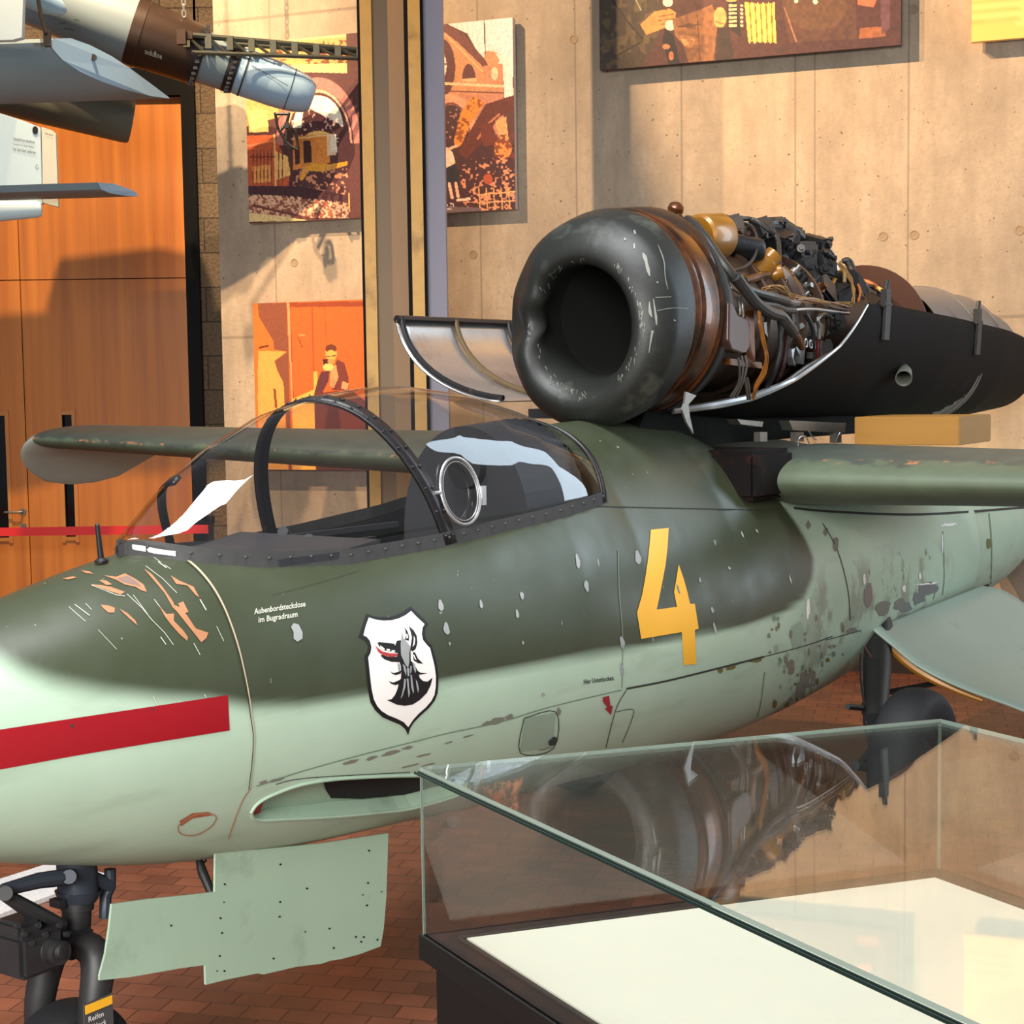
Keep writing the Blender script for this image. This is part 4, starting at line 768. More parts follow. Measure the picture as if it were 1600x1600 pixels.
# tub: floor, walls, instrument shroud
tub = mk('cockpit_tub', [], [], m_dark, jet)
bpy.data.objects.remove(tub)
m_int = mat('cockpit_grey', rgb(46, 47, 51), .55, .05, var=.15); m_intd = mat('cockpit_dark', rgb(26, 26, 28), .6)
b = MB(); S_ = np.linspace(-.10, 1.80, 30)
for i in range(len(S_) - 1):
    a, c = float(S_[i]), float(S_[i + 1])
    for sg in (-1, 1):
        b.add([(a, sg * (rail_y(a) - .012), rail_z(a) - .004), (c, sg * (rail_y(c) - .012), rail_z(c) - .004), (c, sg * (rail_y(c) * .9), .8), (a, sg * rail_y(a) * .9, .8)], [(0, 1, 2, 3)])
b.box((.95, 0, .8), (1.6, .5, .02)); b.box((1.78, 0, 1.15), (.02, .66, .7)); tub = b.build('cockpit_tub', m_intd, jet, False)
b = MB()
shp = [(-.06, .03, 1.50), (.08, .17, 1.485), (.25, .235, 1.475), (.45, .27, 1.478), (.62, .28, 1.50)]
top = [(s, -y, z + .012) for s, y, z in shp] + [(s, y, z + .012) for s, y, z in reversed(shp)]
b.prism(top, (0, 0, -.02)); b.box((.63, 0, 1.40), (.02, .54, .22)); b.build('instrument_shroud', m_int, tub)
b = MB(); b.tube([(.62, .10, 1.52), (.80, .16, 1.42), (1.0, .2, 1.30)], .018, 10, sub=4); b.tube([(.60, -.02, 1.50), (.78, .04, 1.38), (.95, .05, 1.22)], .022, 10, sub=4); b.box((.9, .27, 1.42), (.7, .03, .05)); b.box((.9, .285, 1.475), (1.0, .018, .018)); b.build('cockpit_tubing', m_int, tub, True)
b = MB()
for (y_, z_) in ((-.15, 1.42), (0, 1.43), (.15, 1.42), (-.08, 1.33), (.08, 1.33)): b.lathe([(0, .001), (0, .04), (.012, .042), (.014, .034), (.008, .033), (.008, .001)], (.64, y_, z_), (1, 0, 0), 20)
b.build('gauge_cluster', m_framedk, tub, True)
# seat and head armour
b = MB(); b.box((1.36, 0, 1.10), (.06, .40, .55), Matrix.Rotation(math.radians(-12), 3, 'Y'), bev=.015); b.box((1.12, 0, .93), (.44, .40, .07), bev=.015); b.box((1.12, -.2, 1.02), (.4, .03, .16), bev=.01); b.box((1.12, .2, 1.02), (.4, .03, .16), bev=.01); b.build('pilot_seat', m_int, tub, True)
bp_ = []; n_ = 24
for k in range(n_ + 1):
    a = math.pi * k / n_; bp_.append((-(.27) * math.cos(a), 1.40 + (.42) * math.sin(a) ** .8))
b = MB()
for k in range(n_):
    (y0, z0), (y1, z1) = bp_[k], bp_[k + 1]; b.add([(1.42, y0 * 1.0, z0), (1.42, y1, z1), (1.74, y1 * 1.12, z1 + .02), (1.74, y0 * 1.12, z0)], [(0, 1, 2, 3)])
b.prism([(1.42, y_, z_) for y_, z_ in bp_], (.012, 0, 0)); b.build('head_armour', m_int, tub, True)
b = MB(); b.lathe([(0, .001), (0, .075), (-.03, .07), (-.035, .001)], (1.42, -.02, 1.68), (1, 0, 0), 24); b.build('headrest', m_intd, tub, True)
b = MB(); b.lathe([(0, .001), (0, .018), (.006, .018), (.012, .008), (.10, .006), (.105, .001)], (-.175, 0.0, 1.508), (-.1, 0, 1), 12); b.build('pitot_stub', m_framedk, jet, True)
# ------------------------------------------------------------------ wings
def foil(x, t): return 5 * t * (.2969 * math.sqrt(x) - .126 * x - .3516 * x * x + .2843 * x ** 3 - .1015 * x ** 4)
m_wingskin = None
def wing_mat():
    m, nt, b = nodes('wing_paint'); N = nt.nodes; L = nt.links
    a = N.new('ShaderNodeAttribute'); a.attribute_name = 'Under'; tc = N.new('ShaderNodeTexCoord')
    nz = N.new('ShaderNodeTexNoise'); nz.inputs['Scale'].default_value = 9; nz.inputs['Detail'].default_value = 8; L.new(tc.outputs['Object'], nz.inputs[0])
    def mx(f, c1, c2):
        x = N.new('ShaderNodeMix'); x.data_type = 'RGBA'
        for s_, v in ((0, f), (6, c1), (7, c2)):
            if isinstance(v, tuple): x.inputs[s_].default_value = v
            else: L.new(v, x.inputs[s_])
        return x.outputs[2]
    ad = N.new('ShaderNodeMath'); ad.operation = 'MULTIPLY_ADD'; L.new(nz.outputs[0], ad.inputs[0]); ad.inputs[1].default_value = .5; L.new(a.outputs['Fac'], ad.inputs[2])
    r = N.new('ShaderNodeMapRange'); r.inputs[1].default_value = .70; r.inputs[2].default_value = .76; L.new(ad.outputs[0], r.inputs[0])
    base = mx(r.outputs[0], mx(nz.outputs[0], rgb(58, 66, 58), rgb(82, 90, 82)), mx(nz.outputs[0], rgb(74, 84, 66), rgb(98, 110, 88)))
    # bare wood where the paint border is chipped
    r2 = N.new('ShaderNodeMapRange'); r2.inputs[1].default_value = .05; r2.inputs[2].default_value = .0
    s1 = N.new('ShaderNodeMath'); s1.operation = 'SUBTRACT'; L.new(a.outputs['Fac'], s1.inputs[0]); s1.inputs[1].default_value = .47; s2 = N.new('ShaderNodeMath'); s2.operation = 'ABSOLUTE'; L.new(s1.outputs[0], s2.inputs[0]); L.new(s2.outputs[0], r2.inputs[0])
    n2 = N.new('ShaderNodeTexNoise'); n2.inputs['Scale'].default_value = 14; n2.inputs['Detail'].default_value = 6; L.new(tc.outputs['Object'], n2.inputs[0])
    r3 = N.new('ShaderNodeMapRange'); r3.inputs[1].default_value = .57; r3.inputs[2].default_value = .62; L.new(n2.outputs[0], r3.inputs[0])
    mm = N.new('ShaderNodeMath'); mm.operation = 'MULTIPLY'; L.new(r2.outputs[0], mm.inputs[0]); L.new(r3.outputs[0], mm.inputs[1]); base = mx(mm.outputs[0], base, rgb(190, 122, 78))
    L.new(base, b.inputs['Base Color']); b.inputs['Roughness'].default_value = .55; return m
m_wingskin = wing_mat()
def wing(name, stations, parent=jet, n=44, ub=.5):
    """stations: (y, s_le, chord, z, t, tilt) ; tilt rotates the section outward (0 = upright section)"""
    V3 = []; U3 = []; F3 = []
    prof = [((1 - math.cos(math.pi * k / n)) / 2, 1) for k in range(n, 0, -1)] + [((1 - math.cos(math.pi * k / n)) / 2, -1) for k in range(0, n)]
    for (y, s0, c, z0, t, tl) in stations:
        for (x, sg) in prof:
            th = sg * foil(x, t) * c; V3.append((s0 + x * c, y + th * math.sin(tl), z0 + th * math.cos(tl) + .02 * (1 - x) * 0)); U3.append(ub - th / .10 * .5)
    m = len(prof)
    for i in range(len(stations) - 1):
        for k in range(m): k2 = (k + 1) % m; F3.append((i * m + k, i * m + k2, (i + 1) * m + k2, (i + 1) * m + k))
    F3.append(tuple(range(m))); F3.append(tuple(range((len(stations) - 1) * m + m - 1, (len(stations) - 1) * m - 1, -1)))
    o = mk(name, V3, F3, m_wingskin, parent, True, recalc=True, sharp=50)
    a = o.data.attributes.new('Under', 'FLOAT', 'POINT'); a.data.foreach_set('value', np.clip(np.array(U3), 0, 1).astype(np.float32)); return o
def far_st():
    st = []
    for y in np.linspace(.2, 4.03, 30): st.append((float(y), 2.93 - .03 * y, ip(y, (.2, 4.03), (2.05, 1.30)), 1.585 + .028 * y, ip(y, (.2, 3.85), (.125, .105)), 0))
    return st
fw_ = wing('wing', far_st())
near = [(-y, 2.95, ip(y, (.3, 3.6), (2.05, 1.3)), 1.552 + .004 * y, ip(y, (.3, 3.6), (.125, .105)), 0) for y in np.linspace(.3, 3.6, 28)]
wing('wing', [near[i] for i in range(len(near) - 1, -1, -1)], ub=.86)
# drooped tip of the far wing
st = []
for i in range(16):
    a = i / 15; ang = math.radians(60) * min(1, a * 2.2); yy = 4.03 + .36 * a; zz_ = 1.698 - .29 * max(0, a) ** 1.5
    s0 = 2.815 + .42 * a ** 3.0; c = 1.30 - .42 * a ** 3.0 - .45 * a ** 1.6
    if i == 15: s0 += .1; c -= .22
    st.append((yy, s0, c, zz_, ip(a, (0, 1), (.105, .045)), ang))
tip_o = wing('wing_tip', st, fw_, ub=.62); tip_o.data.materials[0] = mat('pale_tip_paint', rgb(172, 178, 166), .42, var=.08, c2=rgb(96, 84, 70), t0=.68, t1=.72, s2=9)
# near-black reddish box; its colour stands for shade in the wing root gap
b = MB()
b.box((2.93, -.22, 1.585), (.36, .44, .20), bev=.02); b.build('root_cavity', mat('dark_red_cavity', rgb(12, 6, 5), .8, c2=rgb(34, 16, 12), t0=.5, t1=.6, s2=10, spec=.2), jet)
# ------------------------------------------------------------------ engine group on the back
def ez(s): return ip(s, (2.14, 2.36, 4.5, 6.8), (2.162, 2.222, 2.22, 2.12))
ENG = [(3.05, .001), (3.04, .16), (2.9, .20), (2.6, .215), (2.36, .221), (2.22, .227), (2.165, .240), (2.138, .262), (2.130, .283), (2.134, .305), (2.146, .330), (2.166, .355), (2.194, .380), (2.227, .400), (2.267, .407), (2.31, .411), (2.355, .412), (2.359, .404), (2.30, .398)]
m_cowl = mat('worn_intake_paint', rgb(30, 32, 29), .48, .0, var=.35, scale=4, bump=.25, bscale=10, c2=rgb(66, 70, 62), t0=.58, t1=.72, s2=5)
nk = 96; Vc = []; Fc_ = []
prof = catmull([Vector((a, b_, 0)) for a, b_ in ENG], 3)
for p in prof:
    for k in range(nk):
        a = 2 * math.pi * k / nk; r_ = p.y; x = p.x
        # dented lip on the far side
        ca = math.cos(a - math.radians(8)); w8 = (max(0, ca) ** 9 + .35 * max(0, math.cos(a + .42)) ** 60 + .3 * max(0, math.cos(a - .55)) ** 50) * math.exp(-((x - 2.16) / .07) ** 2)
        r2_ = r_ - w8 * .034 * (1 + .35 * math.sin(a * 9 + 2)); x2 = x + w8 * .030 * (1 + .5 * math.sin(a * 7 + 1))
        Vc.append((x2, .95 * r2_ * math.cos(a), ez(x) + r2_ * math.sin(a)))
for i in range(len(prof) - 1):
    for k in range(nk): k2 = (k + 1) % nk; Fc_.append((i * nk + k, i * nk + k2, (i + 1) * nk + k2, (i + 1) * nk + k))
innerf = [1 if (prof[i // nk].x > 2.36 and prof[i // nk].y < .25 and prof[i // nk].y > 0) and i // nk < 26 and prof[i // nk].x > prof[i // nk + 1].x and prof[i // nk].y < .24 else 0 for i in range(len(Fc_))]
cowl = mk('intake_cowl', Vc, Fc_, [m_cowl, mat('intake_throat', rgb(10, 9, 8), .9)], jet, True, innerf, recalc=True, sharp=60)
b = MB(); b.lathe([(0, .001), (.02, .06), (.10, .09), (.3, .10)], (2.85, 0, 2.22), (1, 0, 0), 24); b.lathe([(.18, .10), (.18, .22)], (2.85, 0, 2.22), (1, 0, 0), 24); b.build('compressor_hub', m_dark, cowl, True)
# pale scuffs on the intake ring
b = MB()
def cowlpt(x, y, off=.002):
    o = JI @ EYE; dv = (JI.to_3x3() @ ray(x, y)).normalized(); h = BVc.ray_cast(o, dv); return None if h[0] is None else h[0] - (dv * off * 1.5) 
BVc = BVHTree.FromPolygons([tuple(v) for v in Vc], Fc_)
zc_ = lambda P: [(960 + a * .2062, 310 + b_ * .20625) for a, b_ in P]
rs_ = random.Random(9)
for q, w in (([(215, 410), (235, 460), (250, 520), (268, 590)], [1, 7, 4, 6, 1]), ([(330, 350), (375, 470), (385, 590), (405, 690)], [.5, 2, 1, 1.2, .5]), ([(265, 780), (270, 860), (285, 900)], [1, 5, 1]), ([(295, 760), (315, 900), (320, 960)], [1, 4, 1]), ([(290, 1000), (275, 1080), (262, 1170)], [4, 2.4, 1]), ([(310, 750), (430, 745)], .8), ([(325, 850), (440, 830), (560, 835)], .8), ([(150, 240), (158, 268)], 3), ([(75, 300), (85, 315)], 3), ([(150, 340), (150, 380)], 2.4), ([(320, 630), (332, 640)], 2), ([(450, 920), (464, 928)], 2)):
    stroke_add(b, zc_(q), w, 0, .002, cowlpt, 3)
lipc = [(0, 490), (40, 540), (100, 640), (150, 740), (180, 820), (195, 900), (198, 960), (190, 1030), (170, 1100), (140, 1180), (100, 1260), (50, 1320), (0, 1370)]
for k in range(60):
    t = rs_.uniform(0, len(lipc) - 1.01); i = int(t); f = t - i; a = lipc[i][0] * (1 - f) + lipc[i + 1][0] * f + rs_.uniform(-6, 34); c = lipc[i][1] * (1 - f) + lipc[i + 1][1] * f
    stroke_add(b, zc_([(a, c), (a + rs_.uniform(-6, 8), c + rs_.uniform(14, 44))]), [rs_.uniform(.6, 2.6), .5], rs_.choice([0, 1, 1]), .002, cowlpt)
for k in range(50):
    an = rs_.uniform(math.radians(95), math.radians(268)); x = 922 + 80 * math.cos(an) * rs_.uniform(1.0, 1.25); y = 511 - 100 * math.sin(an) * rs_.uniform(1.0, 1.12)
    stroke_add(b, [(x, y), (x + rs_.uniform(-5, 5), y + rs_.uniform(3, 9))], [rs_.uniform(.6, 2.4), .5], 1, .002, cowlpt)
sm_ = b.build('scuff_marks', [mat('pale_scuff', rgb(128, 130, 120), .5), mat('dull_scuff', rgb(100, 102, 92), .5)], cowl, True, recalc=False); join_into(cowl, sm_)
# engine drum behind the ring
eng = MB(); z0 = 2.235
eng.lathe([(2.28, .36), (2.36, .385), (2.38, .392), (2.40, .398), (2.56, .398), (2.59, .392), (2.61, .372)], (0, 0, z0), (1, 0, 0), 72, 0)
eng.lathe([(2.61, .372), (2.615, .404), (2.64, .404), (2.645, .35)], (0, 0, z0), (1, 0, 0), 72, 1)
eng.lathe([(2.40, .399), (2.415, .405), (2.43, .399)], (0, 0, z0), (1, 0, 0), 72, 0); eng.lathe([(2.54, .399), (2.555, .406), (2.57, .399)], (0, 0, z0), (1, 0, 0), 72, 0)
engine = eng.build('engine_front_casing', [m_rust, m_black], jet, True)
b = MB(); b.lathe([(2.645, .34), (2.9, .31), (3.2, .30), (3.5, .285), (3.52, .31), (3.56, .31), (3.58, .285), (3.8, .285), (4.0, .21), (4.8, .20), (5.4, .20)], (0, 0, 2.22), (1, 0, 0), 48)
for s in (3.15, 3.36, 3.70): b.lathe([(s - .012, .29), (s - .012, .322), (s + .012, .322), (s + .012, .29)], (0, 0, 2.22), (1, 0, 0), 48)
b.build('compressor_casing', m_rustdk, engine, True)
def px(x, y, yl): return l_y(x, y, yl)
def hose(pts, r, m, name='hose', n=10, sub=6):
    b = MB(); b.tube([px(*p) for p in pts], r, n, sub=sub); return b.build(name, m, engine, True, recalc=False)
# tank and oil cooler on top
b = MB()
c = px(1010, 365, .0); b.lathe([(0.0, .30), (.10, .36), (.20, .37), (.22, .33), (.23, .30)], (2.42, .0, 2.29), (1, 0, 0), 48); 
b.build('top_oil_tank', m_rustdk, engine, True)
c = px(1090, 372, -.16); b = MB(); b.lathe([(-.02, .001), (-.02, .012), (-.005, .014), (0, .085), (.012, .096), (.13, .096), (.15, .085), (.15, .001)], c, (1, -.25, .1), 32)
b.tube([c + Vector((-.008, -.045 * math.cos(a), .045 * math.sin(a))) for a in np.linspace(math.pi * 1.05, math.pi * 1.9, 12)], .006, 6)
b.build('round_ochre_tank', m_ochre, engine, True)
b = MB(); c = px(1053, 327, -.05); b.lathe([(0, .001), (0, .022), (.02, .034), (.04, .030), (.05, .016), (.052, .001)], c - Vector((.0, 0, .02)), (-.3, -.5, .8), 20); b.tube([c, px(1060, 338, -.08), px(1072, 350, -.1)], .014, 10); b.build('filler_neck', m_rust, engine, True)
b = MB(); c = px(1150, 385, -.14); b.lathe([(-.08, .001), (-.08, .05), (.0, .055), (.05, .05), (.10, .055), (.12, .05), (.10, .035), (.02, .03)], c, (.9, -.45, -.12), 24); b.build('starter_motor', m_blackmetal, engine, True)
b = MB(); c = px(1180, 400, -.14); b.lathe([(-.06, .001), (-.06, .06), (.01, .06), (.02, .045), (.06, .04), (.07, .001)], px(1196, 412, -.2), (.5, -.5, .7), 20); b.lathe([(-.03, .001), (-.03, .03), (.02, .04), (.05, .03), (.05, .001)], px(1206, 430, -.22), (.2, -.5, .2), 16); b.build('fuel_governor', m_ochre, engine, True)
# gearbox blocks
for k, (x, y, yl, dx, dy, dz, m) in enumerate([(1120, 360, .0, .16, .2, .10, m_rustdk), (1175, 365, .02, .18, .16, .10, m_blackmetal), (1210, 380, 0, .16, .18, .12, m_blackmetal), (1240, 400, -.02, .2, .16, .14, m_blackmetal), (1205, 350, .05, .12, .1, .06, m_blackmetal), (1235, 365, .05, .14, .08, .06, m_rustdk), (1270, 385, .0, .12, .14, .10, m_blackmetal), (1280, 420, -.05, .16, .12, .14, m_dark), (1250, 430, -.1, .16, .14, .14, m_dark), (1190, 440, -.12, .14, .1, .12, m_dark), (1160, 430, -.1, .16, .1, .14, m_dark), (1130, 400, -.08, .14, .1, .12, m_rustdk), (1135, 440, -.15, .14, .08, .10, m_blackmetal), (1310, 450, -.02, .14, .12, .14, m_dark), (1300, 500, -.2, .2, .06, .12, m_dark), (1240, 500, -.22, .24, .05, .10, m_blackmetal)]):
    b = MB(); rot = Matrix.Rotation(rnd.uniform(-.4, .4), 3, 'X') @ Matrix.Rotation(rnd.uniform(-.25, .25), 3, 'Y'); c = px(x, y, yl); b.box(c, (dx, dy, dz), rot, bev=.012)
    for q in range(4): b.lathe([(0, .012), (.02, .012), (.02, .001)], c + Vector((rnd.uniform(-dx, dx) * .35, -dy / 2, rnd.uniform(-dz, dz) * .35)), (0, -1, 0), 8)
    b.build('gearbox_housing', m, engine, True)
# silver bracket plate with rounded frame
b = MB(); pl = [px(x, y, .04) for x, y in [(1255, 383), (1275, 380), (1290, 384), (1302, 394), (1307, 410), (1307, 440), (1302, 455), (1290, 450), (1262, 420), (1252, 400)]]; b.prism(pl, (.01, 0, 0)); b.build('mounting_plate', mat('plate_olive', rgb(104, 94, 74), .4, .3, var=.3), engine)
hose([(1262, 381, .03), (1285, 382, .03), (1301, 394, .03), (1307, 412, .03), (1308, 440, .02), (1303, 458, .0), (1290, 458, -.02)], .006, m_silver, 'plate_rim')
b = MB(); b.lathe([(0, .03), (.03, .034), (.06, .03), (.06, .02)], px(1268, 393, .02), (-.8, -.6, 0), 20); b.build('plate_socket', m_rustdk, engine, True)
# ducts and hoses traced from the photograph, each with its own distance from the centre line
Z1 = lambda P: [(960 + a * .2062, 310 + b_ * .20625, c) for a, b_, c in P]; Z2 = lambda P: [(1150 + a * .2, 320 + b_ * .2, c) for a, b_, c in P]
H = [
 (Z1([(555, 165, -.12), (620, 215, -.2), (700, 320, -.28), (790, 450, -.34), (880, 570, -.38), (960, 660, -.40), (1060, 780, -.40), (1150, 850, -.40), (1230, 880, -.40)]), .021, m_hose),
 (Z2([(0, 560, -.40), (70, 660, -.41), (160, 770, -.42), (260, 840, -.42), (350, 870, -.42), (400, 930, -.43), (450, 1000, -.42)]), .024, m_hose),
 (Z2([(440, 990, -.42), (480, 1040, -.42), (515, 1110, -.40)]), .017, m_rust),
 (Z2([(60, 650, -.34), (160, 690, -.36), (280, 720, -.38), (400, 755, -.38)]), .019, m_hose), (Z2([(200, 780, -.38), (300, 790, -.38), (380, 820, -.38), (450, 825, -.38)]), .015, m_hose),
 (Z2([(450, 822, -.38), (540, 815, -.38), (640, 818, -.37), (760, 835, -.36), (880, 850, -.34)]), .007, m_silver), (Z2([(400, 755, -.38), (450, 765, -.38), (490, 762, -.38)]), .013, m_steel),
 (Z2([(30, 110, .0), (110, 112, -.02), (180, 140, -.06), (260, 200, -.1), (310, 240, -.12), (332, 300, -.14), (338, 420, -.18), (338, 560, -.22), (335, 640, -.24)]), .011, m_hose),
 (Z2([(235, 165, .02), (290, 150, .02), (350, 155, .02), (420, 190, .02), (480, 230, .0), (530, 262, -.02)]), [.016, .030, .034, .032, .026, .014], m_hose),
 (Z2([(505, 350, -.02), (530, 400, -.08), (525, 480, -.12), (500, 560, -.16), (480, 640, -.2), (490, 740, -.24)]), .010, m_hose),
 (Z2([(640, 470, -.05), (670, 560, -.1), (700, 650, -.15), (725, 730, -.18)]), .012, m_blackmetal), (Z2([(600, 470, -.05), (640, 580, -.1), (690, 710, -.16)]), .009, m_blackmetal),
 (Z2([(60, 600, -.26), (120, 580, -.26), (180, 560, -.26), (240, 550, -.25)]), .020, m_rust), (Z2([(340, 560, -.2), (380, 600, -.22), (430, 590, -.2), (470, 570, -.18)]), .012, m_rust), (Z2([(500, 570, -.1), (530, 630, -.14), (570, 680, -.18), (620, 690, -.2)]), .009, m_rust),
 (Z2([(640, 410, -.02), (690, 440, -.04), (740, 500, -.06), (770, 560, -.1), (750, 620, -.14), (700, 655, -.16)]), .011, m_ochre),
 (Z2([(940, 590, .0), (1010, 600, -.04), (1060, 620, -.08), (1100, 645, -.1)]), .013, m_orangehose), (Z2([(1100, 645, -.1), (1150, 680, -.14), (1180, 720, -.16), (1195, 780, -.18)]), .011, mat('yellow_hose', rgb(206, 170, 84), .5)),
 (Z2([(830, 440, .02), (870, 440, 0), (900, 490, -.02), (925, 560, -.05), (950, 640, -.1), (990, 730, -.2)]), [.012, .022, .02, .018, .010], m_hose),
 (Z2([(820, 480, 0), (880, 540, -.05), (940, 600, -.1), (970, 680, -.16), (955, 750, -.2)]), .006, m_orangehose),
 (Z1([(690, 160, 0), (760, 135, 0), (860, 135, 0), (900, 180, 0), (910, 220, -.02)]), .006, m_hose), (Z1([(470, 220, -.1), (500, 175, -.1), (560, 150, -.1), (585, 150, -.1)]), .009, m_hose),
 (Z1([(860, 205, -.05), (950, 185, -.06), (1030, 200, -.1), (1070, 270, -.16), (1075, 400, -.22), (1010, 500, -.24), (900, 545, -.26)]), .005, m_hose), (Z1([(880, 215, -.05), (960, 200, -.06), (1040, 225, -.1), (1082, 300, -.16), (1068, 430, -.22), (1000, 515, -.24), (880, 548, -.26)]), .005, m_hose),
 (Z1([(730, 555, -.28), (800, 550, -.30), (840, 580, -.33), (860, 640, -.35), (900, 690, -.37), (950, 730, -.38), (970, 800, -.4), (975, 900, -.4)]), .005, m_steel), (Z1([(930, 750, -.38), (950, 820, -.4), (950, 880, -.4)]), .005, m_steel),
 (Z1([(940, 1210, -.40), (950, 1300, -.39), (940, 1400, -.37), (880, 1500, -.33)]), .005, m_steel), (Z1([(990, 1190, -.4), (1000, 1280, -.4), (970, 1400, -.38), (920, 1510, -.34)]), .005, m_steel), (Z1([(985, 1370, -.38), (1000, 1440, -.37), (1010, 1520, -.35)]), .005, m_steel), (Z1([(1005, 1360, -.38), (1020, 1440, -.37), (1026, 1520, -.35)]), .005, m_steel), (Z1([(965, 1190, -.4), (975, 1290, -.4), (955, 1400, -.38), (900, 1505, -.34)]), .004, m_steel),
 (Z2([(340, 900, -.36), (350, 1000, -.37), (340, 1150, -.37), (300, 1300, -.35), (240, 1420, -.3)]), .012, m_blackmetal), (Z2([(390, 900, -.34), (400, 1050, -.35), (370, 1250, -.34), (320, 1380, -.3)]), .010, mat('dark_purple_pipe', rgb(54, 30, 32), .4, .3)),
 (Z2([(540, 850, -.34), (580, 920, -.35), (605, 1000, -.35), (600, 1080, -.34)]), .010, m_blackmetal), (Z2([(650, 1050, -.33), (650, 960, -.33), (640, 890, -.33), (690, 860, -.33), (750, 890, -.33)]), .010, m_steel), (Z2([(760, 850, -.33), (780, 940, -.33), (800, 1020, -.33)]), .007, m_blackmetal),
 (Z2([(640, 1040, -.30), (640, 1150, -.3), (620, 1300, -.28)]), .010, mat('dull_red_pipe', rgb(92, 24, 28), .45)), (Z2([(250, 1480, -.3), (400, 1370, -.34), (560, 1260, -.36), (700, 1180, -.37), (790, 1140, -.37)]), .007, m_steel)]
for P, r_, m in H: hose(P, r_, m)
# wiring loom bundles
rw = random.Random(21)
def loom(P, n, r_, spread, m, name='wiring_loom'):
    b = MB()
    for k in range(n):
        o1 = [(x + rw.uniform(-spread, spread), y + rw.uniform(-spread, spread), yl + rw.uniform(-.012, .012)) for x, y, yl in P]; b.tube([px(*p) for p in o1], r_, 5, sub=5)
    return b.build(name, m, engine, True, recalc=False)
loom(Z2([(220, 670, -.34), (290, 645, -.35), (370, 660, -.36), (450, 720, -.37), (550, 745, -.38), (680, 760, -.37), (800, 775, -.35), (910, 775, -.32)]), 12, .0032, 4.2, m_wire)
loom(Z2([(480, 740, -.38), (620, 750, -.37), (780, 790, -.36), (890, 800, -.33)]), 8, .0030, 4, mat('mauve_wire', rgb(150, 120, 110), .5))
loom(Z2([(800, 450, 0), (840, 500, -.05), (890, 570, -.12), (915, 660, -.2), (915, 760, -.3)]), 9, .0032, 3.5, m_wire)
loom(Z2([(185, 840, -.42), (190, 930, -.42), (215, 1060, -.42), (240, 1180, -.41), (220, 1300, -.39), (160, 1420, -.36), (130, 1510, -.33)]), 7, .0042, 2.6, mat('ochre_wire', rgb(150, 92, 30), .45))
loom(Z2([(380, 280, 0), (400, 350, -.04), (380, 420, -.08), (400, 480, -.12)]), 6, .003, 5, m_silver, 'cable_cluster')
for k in range(16):      # dark pipes winding over the rear of the engine
    x = rw.uniform(1255, 1350); y = 395 + (x - 1255) * .42 + rw.uniform(0, 60); P = [(x, y, -.02)]
    for q in range(4): P.append((P[-1][0] + rw.uniform(-6, 34), P[-1][1] + rw.uniform(-6, 26), P[-1][2] - rw.uniform(.01, .07)))
    hose(P, rw.uniform(.006, .014), rw.choice([m_hose, m_blackmetal, m_rustdk, m_wire]))
for (x, y, yl, dx, dz) in ((1330, 455, -.05, .2, .12), (1365, 470, -.05, .2, .10), (1345, 485, -.12, .24, .10), (1300, 470, -.1, .2, .14), (1395, 480, -.02, .2, .08), (1275, 455, -.12, .2, .14), (1240, 455, -.15, .2, .16)):
    b = MB(); c = px(x, y, yl); b.box(c, (dx, .14, dz), Matrix.Rotation(rw.uniform(-.5, .5), 3, 'Y') @ Matrix.Rotation(rw.uniform(-.5, .5), 3, 'X'), bev=.015); b.lathe([(0, .03), (.05, .03), (.06, .02), (.06, .001)], c, (rw.uniform(-.4, .4), -1, .4), 14); b.build('accessory_box', rw.choice([m_dark, m_blackmetal, m_rustdk]), engine, True)
for k in range(26):      # small unions, caps and clips scattered among the plumbing
    x = rw.uniform(1110, 1300); y = 345 + (x - 1110) * .28 + rw.uniform(0, 90); b = MB(); yl = -.05 - (y - 345) * .0018; c = px(x, y, yl); d_ = Vector((rw.uniform(-1, 1), rw.uniform(-1, -.1), rw.uniform(-.6, 1))).normalized(); r_ = rw.uniform(.009, .022)
    b.lathe([(-.03, .001), (-.03, r_), (-.01, r_), (-.01, r_ * 1.35), (.01, r_ * 1.35), (.01, r_ * .8), (.035, r_ * .8), (.035, .001)], c, d_, 12); b.build('pipe_union', rw.choice([m_blackmetal, m_rustdk, m_rust, m_blackmetal, m_steel]), engine, True)
# side fittings below: manifold sheet, pale castings
b = MB(); o_ = Z1([(870, 780, 0), (905, 800, 0), (940, 880, 0), (1010, 910, 0), (1032, 950, 0), (1030, 1130, 0), (1010, 1165, 0), (960, 1175, 0), (890, 1150, 0), (865, 1080, 0)]); b.prism([px(x, y, -.405) for x, y, _ in o_], (0, .05, 0)); o = b.build('air_scoop_cover', mat('mauve_brown_metal', rgb(70, 50, 42), .35, .3, var=.3, scale=10), engine, False)
bv = o.modifiers.new('soft', 'BEVEL'); bv.width = .012; bv.segments = 3
b = MB(); b.prism([px(x, y, -.36) for x, y in [(1140, 560), (1190, 566), (1192, 576), (1140, 570)]], (0, .03, 0)); b.prism([px(x, y, -.37) for x, y in [(1165, 485), (1178, 484), (1180, 566), (1166, 566)]], (0, .02, 0)); b.build('support_bracket', m_rust, engine)
